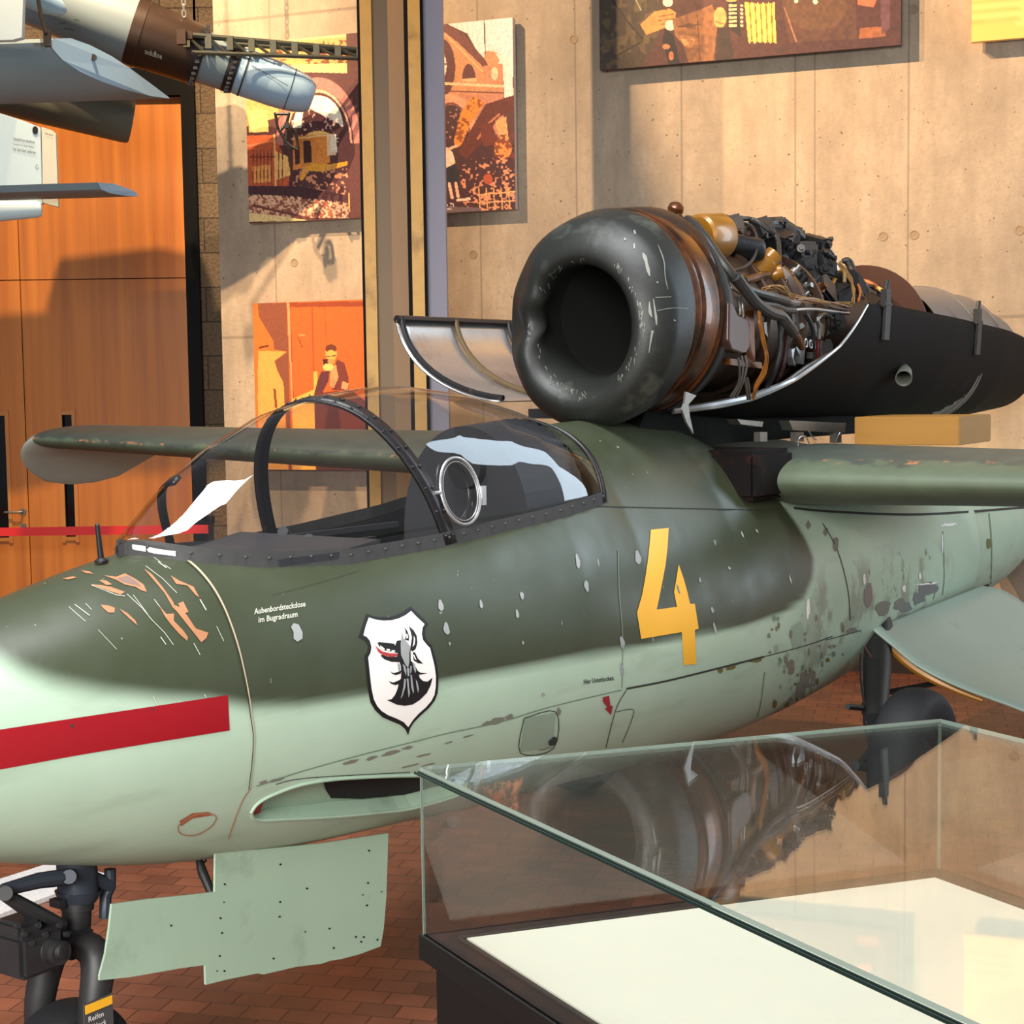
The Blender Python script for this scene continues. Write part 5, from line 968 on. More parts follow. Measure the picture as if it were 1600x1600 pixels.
for (P, m) in (([(435, 1130), (460, 1120), (450, 1200), (470, 1260), (455, 1250), (440, 1190)], m_silver), ([(470, 1110), (540, 1110), (540, 1150), (530, 1250), (510, 1240), (500, 1180), (480, 1140)], m_silver), ([(600, 1150), (630, 1150), (620, 1220), (600, 1200)], m_steel), ([(670, 1060), (740, 1050), (760, 1100), (740, 1180), (680, 1200), (665, 1120)], m_silver), ([(660, 920), (700, 960), (740, 1000), (700, 1030), (660, 1030)], m_silver), ([(460, 950), (520, 920), (540, 950), (480, 990)], m_steel), ([(215, 920), (275, 910), (280, 1000), (260, 1050), (225, 1000)], m_steel)):
    b = MB(); b.prism([px(1150 + a * .2, 320 + c_ * .2, -.31) for a, c_ in P], (0, .03, 0)); b.build('casting_lug', m, engine)
for (a, c_) in ((547, 1080), (585, 1090)):
    b = MB(); c = px(1150 + a * .2, 320 + c_ * .2, -.34); b.tube([c + Vector((.013 * math.cos(t), 0, .018 * math.sin(t))) for t in np.linspace(0, 2 * math.pi, 17)], .0035, 6, caps=False); b.build('steel_eyelet', m_silver, engine, True)
# brown bulkhead disc and tail cone
b = MB(); b.lathe([(0, .001), (0, .36), (.012, .36), (.012, .001)], (4.86, 0, 2.19), (1, 0, 0), 48); b.build('fire_bulkhead', mat('brown_bulkhead', rgb(70, 38, 24), .5, var=.15), engine, True)
b = MB(); b.lathe([(5.1, .36), (5.6, .37), (6.1, .34), (6.12, .33), (6.6, .27), (6.6, .24)], (0, 0, 2.10), (1, 0, 0), 48)
for s, r_ in ((5.62, .372), (5.66, .372), (6.1, .345)): b.lathe([(s, r_ - .01), (s, r_ + .006), (s + .015, r_ + .006), (s + .015, r_ - .01)], (0, 0, 2.10), (1, 0, 0), 48)
b.build('tail_pipe', mat('dull_tail_pipe', rgb(116, 110, 106), .5, .3, var=.2), engine, True)
# lower half cowling (trough)
def tr(s): return ip(s, (2.62, 3.2, 4.0, 5.0, 6.0, 6.9), (.415, .44, .45, .43, .38, .30)), ip(s, (2.62, 3.2, 4.0, 5.0, 6.0, 6.9), (.41, .45, .47, .47, .45, .34))   # half width, depth
def tz(s): return ip(s, (2.62, 4.2, 5.2, 6.2, 6.9), (2.24, 2.245, 2.21, 2.17, 2.12))
def tphi(s):   # angle from straight down to the rim
    e = ip(s, (2.38, 2.64, 2.86, 3.05, 3.3, 3.6, 3.82, 3.86, 6.9), (1.825, 1.850, 1.870, 1.895, 1.97, 2.11, 2.27, 2.295, 9))
    w, dp = tr(s); q = (tz(s) - e) / dp; q = max(-.12, min(1, q)); return math.acos(q)
Sg = np.linspace(2.38, 6.9, 126); NA = 48; Vt = []; Ft = []
def trp(s, f, off=0.): w, dp = tr(s); ph = tphi(s) * f; return Vector((s, -(w + off) * math.sin(ph), tz(s) - (dp + off) * math.cos(ph)))
for s in Sg:
    for k in range(NA + 1): Vt.append(trp(float(s), -1 + 2 * k / NA))
for i in range(len(Sg) - 1):
    for k in range(NA): Ft.append((i * (NA + 1) + k, i * (NA + 1) + k + 1, (i + 1) * (NA + 1) + k + 1, (i + 1) * (NA + 1) + k))
m_trough = mat('matt_black_cowling', rgb(24, 21, 20), .75, .0, var=.25, scale=5, bump=.2, bscale=8, c2=rgb(34, 31, 30), t0=.6, t1=.75, spec=.1)
trough = mk('lower_cowling', Vt, Ft, m_trough, jet, True); so = trough.modifiers.new('thickness', 'SOLIDIFY'); so.thickness = .010; so.offset = 0
for sg in (1, -1):
    b = MB(); e = [trp(float(s), sg * 1.0, .004) for s in np.linspace(2.64, 3.86, 70)]; b.tube(e, [.013, .018, .016, .010, .006, .005], 8); b.build('cowling_lip', m_silver, trough, True)
b = MB(); e = [px(x, y, -.42) for x, y in [(1072, 612), (1070, 630), (1066, 640), (1073, 660), (1084, 678), (1078, 650), (1076, 632), (1088, 618)]]; b.prism(e, (0, .008, 0)); b.build('cowling_hook', m_steel, trough)
for s, hh in ((4.05, .16), (5.42, .17)):
    b = MB(); p0 = trp(s, 1.0, .012); b.box(p0 + Vector((0, -.004, -hh / 2)), (.06, .014, hh), Matrix.Rotation(.06, 3, 'X')); b.box(p0 + Vector((0, .0, .03)), (.05, .03, .08)); b.cyl(p0 + Vector((-.04, -.005, .0)), p0 + Vector((.04, -.005, 0)), .012); b.cyl(p0 + Vector((0, 0, .05)), p0 + Vector((0.02, 0, .11)), .012); b.build('cowling_latch', m_black, trough, True)
b = MB(); c = trp(4.35, .62, 0.); b.tube([c + Vector((.14, 0.02, .03)), c + Vector((.05, -.03, -.01)), c + Vector((-.04, -.06, -.04))], [.016, .034, .04], 18, caps=False); o = b.build('drain_stub', mat('stub_grey_green', rgb(88, 92, 82), .5), trough, True); so = o.modifiers.new('wall', 'SOLIDIFY'); so.thickness = .004
# engine pylon and gubbins between cowling and wing
b = MB(); b.add([(2.36, -.10, 1.70), (2.36, .10, 1.70), (2.5, .10, 1.87), (2.5, -.10, 1.87), (4.6, -.16, 1.70), (4.6, .16, 1.70), (4.6, .14, 1.80), (4.6, -.14, 1.80)], [(0, 1, 2, 3), (4, 7, 6, 5), (0, 3, 7, 4), (1, 5, 6, 2), (3, 2, 6, 7), (0, 4, 5, 1)]); pyl = b.build('engine_pylon', mat('pylon_black', rgb(16, 18, 15), .8, spec=.1), jet)
for (x0, y0, x1, y1) in ((1152, 655, 1193, 667), (1233, 657, 1322, 676)): b = MB(); b.prism([px(*p, -.30) for p in ((x0, y0), (x1, y0 + 4), (x1 - 2, y1), (x0 + 6, y1 - 4))], (0, .05, 0)); b.build('pylon_rail', m_steel, pyl)
for (x0, y0, x1, y1) in ((1188, 675, 1199, 690), (1245, 675, 1256, 690), (1306, 675, 1315, 692)): b = MB(); b.prism([px(*p, -.30) for p in ((x0, y0), (x1, y0), (x1, y1), (x0, y1))], (0, .03, 0)); b.build('pylon_clip', m_steel, pyl)
for P in ([(1247, 700), (1248, 685), (1258, 682), (1264, 692), (1266, 702)], [(1264, 674), (1270, 684), (1276, 687)], [(1305, 702), (1308, 684), (1312, 676)]):
    b = MB(); b.tube([px(x, y, -.31) for x, y in P], .003, 6, sub=4); b.build('pylon_wire', m_silver, pyl, True)
# raised cowling flap on the far side, ribbed inside
fl0 = [(636, 500), (640, 530), (648, 560), (660, 590), (680, 612), (706, 630)]
def flap(s, t):
    """t 0 = outer top edge, 1 = hinge edge"""
    a = math.radians(ip(t, (0, 1), (4, 82))); w = ip(s, (2.5, 4.3), (.62, .58)); y0 = ip(s, (2.5, 4.3), (.46, .46)); return Vector((s, y0 + w * math.cos(a) + .04, 2.27 - .38 * math.sin(a) - .0 * s))
Vf = []; Ff = []; Sf = np.linspace(2.45, 4.35, 24)
for s in Sf:
    for k in range(17): Vf.append(flap(float(s), k / 16))
for i in range(len(Sf) - 1):
    for k in range(16): Ff.append((i * 17 + k, i * 17 + k + 1, (i + 1) * 17 + k + 1, (i + 1) * 17 + k))
flp = mk('open_cowling_flap', Vf, Ff, m_silver, jet, True); so = flp.modifiers.new('thickness', 'SOLIDIFY'); so.thickness = .006
for s in (2.47, 2.85, 3.25, 3.7, 4.1):
    b = MB(); b.tube([flap(s, k / 12) + Vector((0, -.012, .012)) for k in range(13)], .012, 8); b.build('flap_rib', m_framedk if s in (2.47, 3.25) else mat('rib_brown', rgb(96, 78, 50), .5, .3), flp, True)
b = MB(); b.tube([flap(float(s), 0) + Vector((0, 0, .006)) for s in np.linspace(2.45, 4.35, 10)], .018, 8); b.build('flap_edge', m_framedk, flp, True)
b = MB(); b.box((2.95, .30, 1.84), (.9, .34, .04)); b.build('flap_hinge_tray', m_black, jet)
# ------------------------------------------------------------------ nose gear and its door
m_gear = mat('dark_gear_paint', rgb(44, 43, 44), .5, .2, var=.3, scale=14); m_gearb = mat('blue_grey_gear_paint', rgb(50, 56, 66), .45, .2, var=.25, scale=8, c2=rgb(92, 112, 118), t0=.62, t1=.68, s2=9)
ng = MB(); ax = Vector((-.30, 0, 0))
GX = -.27
def P_(x, y, yl=0.): return px(x, y, yl)
top_ = P_(120, 1350); mid = P_(118, 1400); low = P_(112, 1470)
ng.tube([top_ + Vector((0, 0, .12)), top_, P_(122, 1395)], .052, 20); ng.tube([P_(122, 1392), P_(121, 1408)], [.060, .048], 20)
gear = ng.build('nose_gear_leg', m_gearb, jet, True)
b = MB(); b.tube([P_(121, 1405), P_(118, 1462)], .038, 20); b.tube([P_(121, 1408), P_(120.5, 1420)], .043, 20); b.box(P_(90, 1411, -.0), (.02, .04, .02)); b.build('oleo_strut', m_gear, gear, True)
b = MB(); b.tube([P_(108, 1370, -.05), P_(60, 1376, -.05), P_(4, 1391, -.04)], [.022, .020, .016], 10); b.cyl(P_(108, 1370, -.075), P_(108, 1370, .02), .018); b.build('torque_link', m_gearb, gear, True)
b = MB(); b.tube([P_(6, 1397, -.04), P_(50, 1424, -.05), P_(98, 1446, -.05)], [.016, .022, .016], 10); b.cyl(P_(8, 1396, -.08), P_(8, 1396, .0), .018); b.build('torque_link', m_gear, gear, True)
b = MB(); b.tube([P_(172, 1358, -.02), P_(172, 1385, -.02), P_(165, 1400, -.02), P_(164, 1434, -.02)], .016, 10); b.tube([P_(140, 1370, -.02), P_(172, 1385, -.02)], .02, 8); b.build('steering_arm', m_gearb, gear, True)
b = MB(); b.box(P_(42, 1482, -.03), (.13, .13, .11), bev=.012); b.box(P_(30, 1450, -.03), (.07, .10, .05), bev=.01); b.lathe([(-.05, .001), (-.05, .035), (.03, .035), (.04, .02), (.07, .02), (.07, .001)], P_(62, 1482, -.06), (.3, -1, 0), 18); b.box(P_(100, 1462, -.0), (.12, .10, .03), bev=.008); b.cyl(P_(25, 1455, -.06), P_(135, 1460, -.02), .009); b.box(P_(96, 1490, -.06), (.05, .03, .04), bev=.006); b.lathe([(0, .001), (0, .03), (.03, .03), (.03, .001)], P_(84, 1486, -.09), (0, -1, 0), 16)
for q in range(8): b.lathe([(0, .007), (.012, .007), (.012, .001)], P_(24 + q * 11, 1446 + (q % 3) * 14, -.09), (0, -1, .2), 8)
b.build('shimmy_damper', m_gear, gear, True)
wc = P_(96, 1640)
wc = Vector((wc.x + .02, 0, .19))
b = MB(); 
for sg in (-1, 1):
    pts_ = [Vector((low.x, sg * .02, low.z)), Vector((low.x + .01, sg * .085, low.z - .035)), Vector((wc.x + .0, sg * .105, .36)), Vector((wc.x, sg * .108, .19))]
    b.tube(pts_, [.035, .045, .040, .034], 12, sub=5)
b.box((low.x, 0, low.z - .01), (.09, .10, .05), bev=.012); fk = b.build('wheel_fork', m_gear, gear, True)
b = MB(); b.box((wc.x - .025, -.157, .415), (.085, .004, .022)); b.build('yellow_band', m_yellow, gear)
b = MB(); b.box((wc.x - .025, -.1545, .32), (.092, .004, .22)); b.build('placard_plate', mat('placard_grey', rgb(66, 66, 66), .6), gear)
def plate_map(x, y, off): return Vector((wc.x - .062 + x, -.1595, .382 - y))
d = MB(); text_add(d, 'Reifen', .0, .0, .020, 0, fmap=plate_map); text_add(d, 'Volldruck', -.004, .024, .022, 0, fmap=plate_map, squeeze=.70); d.build('stencil_text', m_white, gear, False, recalc=False)
def tyre(name, c, R, hw, parent, axis=(0, 1, 0)):
    b = MB(); pr = [(-hw * .55, R * .52), (-hw * .9, R * .62), (-hw, R * .78), (-hw * .9, R * .9), (-hw * .55, R * .975), (0, R), (hw * .55, R * .975), (hw * .9, R * .9), (hw, R * .78), (hw * .9, R * .62), (hw * .55, R * .52)]
    pr = [(v.x, v.y) for v in catmull([Vector((x, y, 0)) for x, y in pr], 4)]
    b.lathe(pr, c, axis, 64); o = b.build(name, m_rubber, parent, True)
    h = MB(); h.lathe([(-hw * .5, .001), (-hw * .5, R * .12), (-hw * .35, R * .16), (-hw * .25, R * .4), (-hw * .5, R * .53), (hw * .5, R * .53), (hw * .25, R * .4), (hw * .35, R * .16), (hw * .5, R * .12), (hw * .5, .001)], c, axis, 40); h.build('wheel_hub', m_gear, parent, True)
tyre('nose_tyre', wc, .19, .070, gear)
b = MB(); b.tube([P_(308, 1332, -.05), P_(316, 1362, -.08), P_(330, 1395, -.12)], [.008, .014, .012], 10); b.tube([P_(318, 1332, -.05), P_(322, 1345, -.06), P_(312, 1352, -.06)], .003, 6); b.build('door_actuator', m_black, jet, True)
# nose gear door: outline in photo pixels on a vertical plane just outboard
ND = [(331, 1329), (400, 1327), (500, 1317), (604, 1301), (604, 1340), (602, 1400), (597, 1450), (592, 1478), (560, 1490), (530, 1498), (515, 1500), (500, 1505), (460, 1510), (408, 1522), (400, 1520), (350, 1530), (316, 1538), (318, 1524), (326, 1506), (280, 1512), (200, 1526), (155, 1531), (153, 1524), (162, 1500), (168, 1470), (172, 1440), (172, 1412), (230, 1404), (290, 1398), (334, 1393), (334, 1370)]
def doorpt(x, y): 
    return px(x, y, -.17)
NT_ = [(153, 1524), (162, 1490), (168, 1450), (172, 1412), (230, 1404), (290, 1398), (333, 1393), (334, 1329), (400, 1327), (500, 1317), (600, 1302), (604, 1301.5)]
NB_ = [(153, 1531), (200, 1526), (280, 1512), (318, 1507), (319, 1538), (350, 1530), (400, 1520), (408, 1522), (460, 1510), (500, 1505), (515, 1500), (530, 1498), (560, 1490), (592, 1478), (597, 1450), (601, 1400), (604, 1303)]
xs_ = sorted(set([a for a, _ in NT_] + [a for a, _ in NB_] + list(range(160, 604, 12)))); bm = MB(); Vn = []
for x in xs_:
    yt, yb = ip(x, *zip(*NT_)), ip(x, *zip(*NB_))
    for k in range(9): Vn.append(doorpt(x, yt + (yb - yt) * k / 8))
bm.add(Vn, [(i * 9 + k, i * 9 + k + 1, (i + 1) * 9 + k + 1, (i + 1) * 9 + k) for i in range(len(xs_) - 1) for k in range(8)])
nd = bm.build('nose_gear_door', m_pale, jet, False); so = nd.modifiers.new('thickness', 'SOLIDIFY'); so.thickness = .007; so.offset = 1
hd = MB()
for (a, c_) in ((1054, 412), (1390, 360), (1386, 482), (1438, 515), (1366, 527), (1382, 567), (843, 487), (840, 555), (827, 615), (833, 671), (1053, 554), (1051, 610), (1148, 667), (1370, 687), (1422, 697), (1360, 705), (1256, 728), (824, 758), (1028, 768), (814, 815), (842, 815), (640, 643), (1155, 503), (1240, 655), (1340, 686)):
    x, y = a * .4125, 1180 + c_ * .4125; rr_ = 1.7 if (a + c_) % 3 else 1.2; hd.add([doorpt(x + rr_ * math.cos(t), y + rr_ * math.sin(t)) + Vector((0, -.0085, 0)) for t in np.linspace(0, 6.28, 9)[:-1]], [tuple(range(8))])
hd.build('rivet_holes', m_ink, nd, False, recalc=False)
# fairing below the gun port
b = MB(); fo = [(345, 1318), (372, 1300), (410, 1288), (470, 1284), (560, 1278), (645, 1266), (760, 1246), (840, 1226), (845, 1240), (760, 1268), (645, 1288), (560, 1302), (515, 1311), (440, 1318), (380, 1322)]
# ------------------------------------------------------------------ main gear, near side; door
wheel_c = Vector((3.46, -.83, .33))
mg = MB(); a0 = P_(1374, 985, -.44); a1 = Vector((wheel_c.x - .02, wheel_c.y + .17, .50)); mg.tube([a0 + Vector((.05, .05, .08)), a0, (a0 + a1) / 2, a1], [.07, .066, .062, .05], 20)
mg.tube([a1, Vector((wheel_c.x, wheel_c.y + .15, .33)), wheel_c + Vector((0, -.05, 0))], [.05, .045, .03], 14)
mgear = mg.build('main_gear_leg', m_gear, jet, True)
b = MB(); kk = P_(1362, 1106, -.60); b.box(kk, (.10, .06, .07), bev=.01); b.cyl(kk + Vector((-.02, 0, 0)), P_(1324, 1104, -.60), .012); b.tube([P_(1345, 1022, -.50), P_(1345, 1060, -.55), P_(1352, 1110, -.6), P_(1356, 1150, -.66), P_(1360, 1180, -.7)], .006, 6); b.build('brake_fitting', m_black, mgear, True)
b = MB(); b.tube([P_(1350, 1010, -.50), P_(1372, 1045, -.54), P_(1378, 1070, -.56), P_(1380, 1100, -.58)], .004, 6, sub=4); b.build('brake_line', mat('dark_red_line', rgb(80, 22, 22), .5), mgear, True)
b = MB(); b.tube([P_(1385, 1082, -.58), P_(1470, 1066, -.62)], .013, 10); b.build('door_rod', m_black, mgear, True)
b = MB(); b.tube([P_(1375, 1150, -.70), P_(1352, 1185, -.72), P_(1336, 1196, -.74)], [.012, .02, .008], 10); b.tube([P_(1336, 1196, -.74), P_(1362, 1200, -.72)], .02, 10); b.build('scissor_link', m_black, mgear, True)
tyre('main_tyre', wheel_c, .33, .10, mgear)
# far leg
mg = MB(); wf = Vector((3.46, .83, .33)); a0 = Vector((3.75, .42, .80)); a1 = Vector((3.44, .66, .50)); mg.tube([a0, a1, Vector((3.46, .68, .33)), wf], [.066, .05, .045, .03], 16); m2 = mg.build('main_gear_leg', m_gear, jet, True); tyre('main_tyre', wf, .33, .10, m2)
# main gear door: a curved shell hinged along the flank, swung outwards
m_geardoor = mat('blue_green_door_paint', rgb(150, 168, 158), .36, var=.08, scale=4, c2=rgb(120, 134, 122), t0=.6, t1=.8, s2=4)
fr = [Vector((3.88, -.47, .83)), Vector((3.88, -.56, .765)), Vector((3.88, -.68, .68)), Vector((3.9, -.86, .60)), Vector((3.92, -1.15, .515)), Vector((3.95, -1.45, .40))]
re = [Vector((5.36, -.47, .86)), Vector((5.36, -.58, .845)), Vector((5.36, -.70, .78)), Vector((5.34, -.88, .66)), Vector((5.28, -1.10, .48)), Vector((5.22, -1.3, .28))]
fr = catmull(fr, 5); re = catmull(re, 5); Vd = []; Fd = []; nn_ = len(fr); ns_ = 20
for i in range(ns_ + 1):
    t = i / ns_
    for k in range(nn_): p = fr[k].lerp(re[k], t); p = p + Vector((0, -.04, .05)) * math.sin(math.pi * t) * (k / nn_); Vd.append(p)
for i in range(ns_):
    for k in range(nn_ - 1): Fd.append((i * nn_ + k, i * nn_ + k + 1, (i + 1) * nn_ + k + 1, (i + 1) * nn_ + k))
gd_ = mk('main_gear_door', Vd, Fd, m_geardoor, jet, True, recalc=True); so = gd_.modifiers.new('thickness', 'SOLIDIFY'); so.thickness = .012; so.offset = 0
b = MB(); b.tube([p + Vector((.04, .01, -.03)) for p in fr[2:18]], [.01, .022, .02, .01], 8); b.build('door_inner_rib', m_ochre, gd_, True)
# timber block that props the cowling on the wing
bl = MB(); cz = 1.72
c1 = px(1490, 697, -.87) if False else None
blk = empty('timber_block', JO + JM.to_3x3() @ Vector((4.05, -.64, 1.672)), JA + math.radians(3)); tag(blk, 'yellowish timber block wedged between the black engine cowling and the wing', 'block')
bl.box((0, 0, .062), (.50, .47, .124), bev=.003); bl.build('block', m_wood, blk)
# ------------------------------------------------------------------ glass showcase in the foreground
m_pane = glassmat('showcase_glass', (.93, .95, .945), .045, 0.0)
m_gedge = mat('green_glass_edge', rgb(138, 150, 140), .2, var=.1); m_caseblk = mat('black_case_lacquer', rgb(13, 13, 14), .5); m_case = mat('cream_display_board', rgb(226, 220, 202), .35, var=.03)
CL = Vector((-.192, 3.157, 0)); CB = Vector((.955, 3.546, 0)); CV = Vector((.486, -.874, 0)).normalized() * 2.35; CR = CB + CV; CF = CL + CV
ZT, ZB = 1.194, .85
case = empty('glass_showcase', (CL + CR) / 2); tag(case, 'glass display case with black frame and cream base in the right foreground', 'display case')
co = (CL + CR) / 2
def quadbox(name, P4, z0, z1, m, parent=case):
    b = MB(); P = [p - co for p in P4]; n = len(P)
    b.add([Vector((p.x, p.y, z0)) for p in P] + [Vector((p.x, p.y, z1)) for p in P], [tuple(range(n - 1, -1, -1)), tuple(range(n, 2 * n))] + [(i, (i + 1) % n, (i + 1) % n + n, i + n) for i in range(n)])
    return b.build(name, m, parent)
def inset(P, d):
    n = len(P); out = []
    for i in range(n):
        a, p, c = P[i - 1], P[i], P[(i + 1) % n]; e1 = (p - a).normalized(); e2 = (c - p).normalized(); n1 = Vector((e1.y, -e1.x, 0)); n2 = Vector((e2.y, -e2.x, 0))
        bis = (n1 + n2).normalized(); out.append(p + bis * d / max(.3, bis.dot(n1)))
    return out
Q = [CL, CB, CR, CF]   # clockwise seen from above -> inward is +normal used here
quadbox('base_rim', inset(Q, -.006), .80, ZB, m_caseblk); quadbox('base_cabinet', inset(Q, .018), .0, .79, m_caseblk)
quadbox('display_board', inset(Q, .062), ZB, ZB + .004, m_case)
gr = inset(Q, .050)
for i in range(4):
    a, c = gr[i], gr[(i + 1) % 4]; b = MB(); b.box(((a + c) / 2) - co + Vector((0, 0, ZB + .002)), ((c - a).length, .003, .004), Matrix.Rotation(math.atan2((c - a).y, (c - a).x), 3, 'Z')); b.build('rim_groove', m_darkseam, case)
def pane(name, a, c, z0, z1, th=.006):
    d = (c - a).normalized(); nrm = Vector((d.y, -d.x, 0)) * th; P = [a - co, c - co, c + nrm - co, a + nrm - co]
    b = MB(); V_ = [Vector((p.x, p.y, z0)) for p in P] + [Vector((p.x, p.y, z1)) for p in P]
    b.add(V_, [(0, 1, 5, 4), (2, 3, 7, 6)], 0); b.add(V_, [(3, 2, 1, 0), (4, 5, 6, 7), (1, 2, 6, 5), (0, 4, 7, 3)], 1); return b.build(name, [m_pane, m_gedge], case, recalc=False)
pane('side_pane', CL, CB, ZB, ZT - .008); pane('side_pane', CB, CR, ZB, ZT - .008); pane('side_pane', CF, CL, ZB, ZT - .008); pane('side_pane', CR, CF, ZB, ZT - .008)
b = MB(); P = [p - co for p in Q]; V_ = [Vector((p.x, p.y, ZT - .008)) for p in P] + [Vector((p.x, p.y, ZT)) for p in P]
b.add(V_, [(3, 2, 1, 0), (4, 5, 6, 7)][::-1], 0); b.add(V_, [(i, (i + 1) % 4, (i + 1) % 4 + 4, i + 4) for i in range(4)], 1); b.build('top_pane', [m_pane, m_gedge], case, recalc=False)
b = MB(); a, c = CL - co, CF - co; d_ = (c - a).normalized(); nn2 = Vector((-d_.y, d_.x, 0)) * -1
for e in (.004, .012): b.box((a + c) / 2 + Vector((0, 0, ZT - .010 - e * .0)) - nn2 * e * -1, ((c - a).length, .0022, .005), Matrix.Rotation(math.atan2(d_.y, d_.x), 3, 'Z'))
b.build('dark_edge_seal', mat('dark_green_seal', rgb(16, 40, 38), .3), case)
# ------------------------------------------------------------------ hanging rocket weapons, upper left
m_grb = mat('grey_blue_paint', rgb(118, 134, 142), .42, var=.08, scale=5); m_lb = mat('light_blue_paint', rgb(146, 176, 200), .38, var=.06, scale=4); m_bronze = mat('brown_metal_band', rgb(56, 40, 30), .42, .35, var=.25, scale=7)
m_olive = mat('olive_grey_paint', rgb(88, 88, 76), .42, var=.08); m_whitep = mat('pale_blue_white', rgb(196, 216, 222), .45, var=.04); m_cream = mat('cream_rudder', rgb(206, 202, 182), .5, var=.04)
def D(x, y, d): return at_depth(x, y, d)
A0, A1 = D(-40, -44, 11.2), D(489, 153, 11.75); AX = (A1 - A0); LN = AX.length; AXn = AX.normalized()
mis = empty('rocket_missile', (A0 + A1) / 2); tag(mis, 'slim grey blue missile with brown middle band hanging by a chain, upper left', 'missile')
mo = (A0 + A1) / 2
def axp(x):   # distance along the axis for a pixel column
    lo, hi = 0., 1.
    for _ in range(40):
        m_ = (lo + hi) / 2; p = A0 + AX * m_; v = p - EYE; xx = 800 + F * v.dot(RT) / v.dot(fw)
        if xx < x: lo = m_
        else: hi = m_
    return lo * LN
def rr_(x, px_): p = A0 + AXn * axp(x); return px_ * p.y / F
def seg(name, prof, m, parent=mis, n=48):
    b = MB(); b.lathe([(axp(x), max(.001, rr_(x, r))) for x, r in prof], A0 - mo, AXn, n); return b.build(name, m, parent, True)
seg('missile_body', [(-40, 0), (-40, 44), (80, 48), (150, 51), (206, 51), (207, 48)], m_grb)
seg('motor_band', [(205, 50.5), (206, 52), (222, 52), (223, 51), (300, 46), (306, 45), (307, 41)], m_bronze)
seg('clamp_ring', [(303, 42), (303, 46), (310, 45.5), (317, 44), (317, 38)], m_framedk)
seg('rear_body', [(314, 40), (358, 37.5), (360, 35)], m_grb)
seg('clamp_ring', [(355, 36), (355, 38.5), (362, 38.2), (371, 37.4), (371, 34)], m_framedk)
seg('tail_cone', [(370, 36), (380, 36.5), (430, 35), (440, 34), (465, 31), (480, 26.5), (488, 20), (490, 16), (490, 0)], m_lb)
for x in (381,): seg('seam_ring', [(x, 36.7), (x, 37.2), (x + 2.4, 37.2), (x + 2.4, 36.7)], m_darkseam)
seg('seam_ring', [(452, 33.0), (452, 33.3), (453, 33.2), (453, 32.8)], m_darkseam)
b = MB(); p0, p1 = A0 + AXn * axp(300), A0 + AXn * axp(300)
upv = AXn.cross(RT).cross(AXn) if False else (UP - AXn * UP.dot(AXn)).normalized(); sdv = AXn.cross(upv).normalized()
cv = -fw - AXn * (-fw).dot(AXn); cv.normalize()
for k in range(14):
    a = math.radians(-80 + k * 13); dv = cv * math.cos(a) - upv * math.sin(a) * 1
    b.box(A0 + AXn * axp(312) - mo + dv * rr_(312, 46), (.03, .022, .022)); b.box(A0 + AXn * axp(364) - mo + dv * rr_(364, 38.5), (.03, .018, .018))
b.build('ring_bolts', m_framedk, mis)
b = MB(); c = A0 + AXn * axp(150) - mo; b.lathe([(-.55, .001), (-.5, .14), (.0, .19), (.22, .17), (.27, .10), (.28, .001)], c + upv * .33 - AXn * .02, AXn, 40); b.build('upper_booster', m_bronze, mis, True)
def amap(x, y, off):
    r = ray(x, y); o = EYE; w0 = o - A0; a = r.dot(r); bb = r.dot(AXn); e = AXn.dot(w0); dd_ = r.dot(w0); den = a - bb * bb
    s_ = (bb * e - dd_) / den; cpt_ = o + r * s_; ax_ = A0 + AXn * (AXn.dot(cpt_ - A0)); h = (cpt_ - ax_).length; R_ = rr_(x, 49.5 if x < 300 else 37)
    if h > R_ * .98: return None
    return cpt_ - r.normalized() * math.sqrt(R_ * R_ - h * h) - r.normalized() * .004 - mo
d = MB(); text_add(d, 'sedufbse', 226, 84, 13, .32, 0, fmap=amap, squeeze=.6); d.build('scribbled_text', m_scratch, mis, False, recalc=False)
d = MB(); stroke_add(d, [(94, 38), (118, 30), (139, 40), (126, 50), (100, 44)], .8, 0, fmap=amap); stroke_add(d, [(393, 102), (420, 117), (450, 134)], 1, 0, fmap=amap); d.build('panel_lines', m_darkseam, mis, False, recalc=False)
b = MB()
for (u0, v0, u1, v1, d0, d1, r_) in ((286, 54, 575, 79, 11.3, 11.8, .02), (300, 82, 575, 92, 11.25, 11.75, .015), (286, 62, 575, 86, 11.4, 11.8, .015)): b.cyl(D(u0, v0, d0) - mo, D(u1, v1, d1) - mo, r_, 8)
for k in range(9):
    t = k / 8; x = 292 + 270 * t; y = 56 + 22 * t; dd_ = 11.3 + .45 * t; b.box(D(x, y + 6, dd_) - mo, (.045, .03, .105 - .03 * t)); b.cyl(D(x, y, dd_) - mo, D(x + 30, 84 + 6 * t, dd_ + .05) - mo, .011, 6)
b.build('lattice_arm', mat('galvanised_lattice', rgb(74, 76, 66), .45, .4, var=.3, scale=20), mis)
b = MB(); b.box(D(284, 58, 11.1) - mo, (.06, .05, .10)); b.box(D(296, 56, 11.15) - mo, (.04, .04, .05)); b.build('arm_bracket', m_rustdk, mis)
b = MB(); L_ = lambda *P: b.tube([D(x, y, 11.6) - mo for x, y in P], .011, 8)
L_((430, 176), (434, 200), (446, 220), (452, 232)); L_((452, 176), (448, 192), (449, 210), (447, 222)); L_((450, 196), (462, 206), (466, 232)); L_((447, 222), (456, 230), (466, 234)); L_((430, 178), (452, 178)); L_((450, 190), (438, 204)); b.box(D(448, 196, 11.55) - mo, (.03, .03, .04)); b.build('release_linkage', m_blackmetal, mis, True)
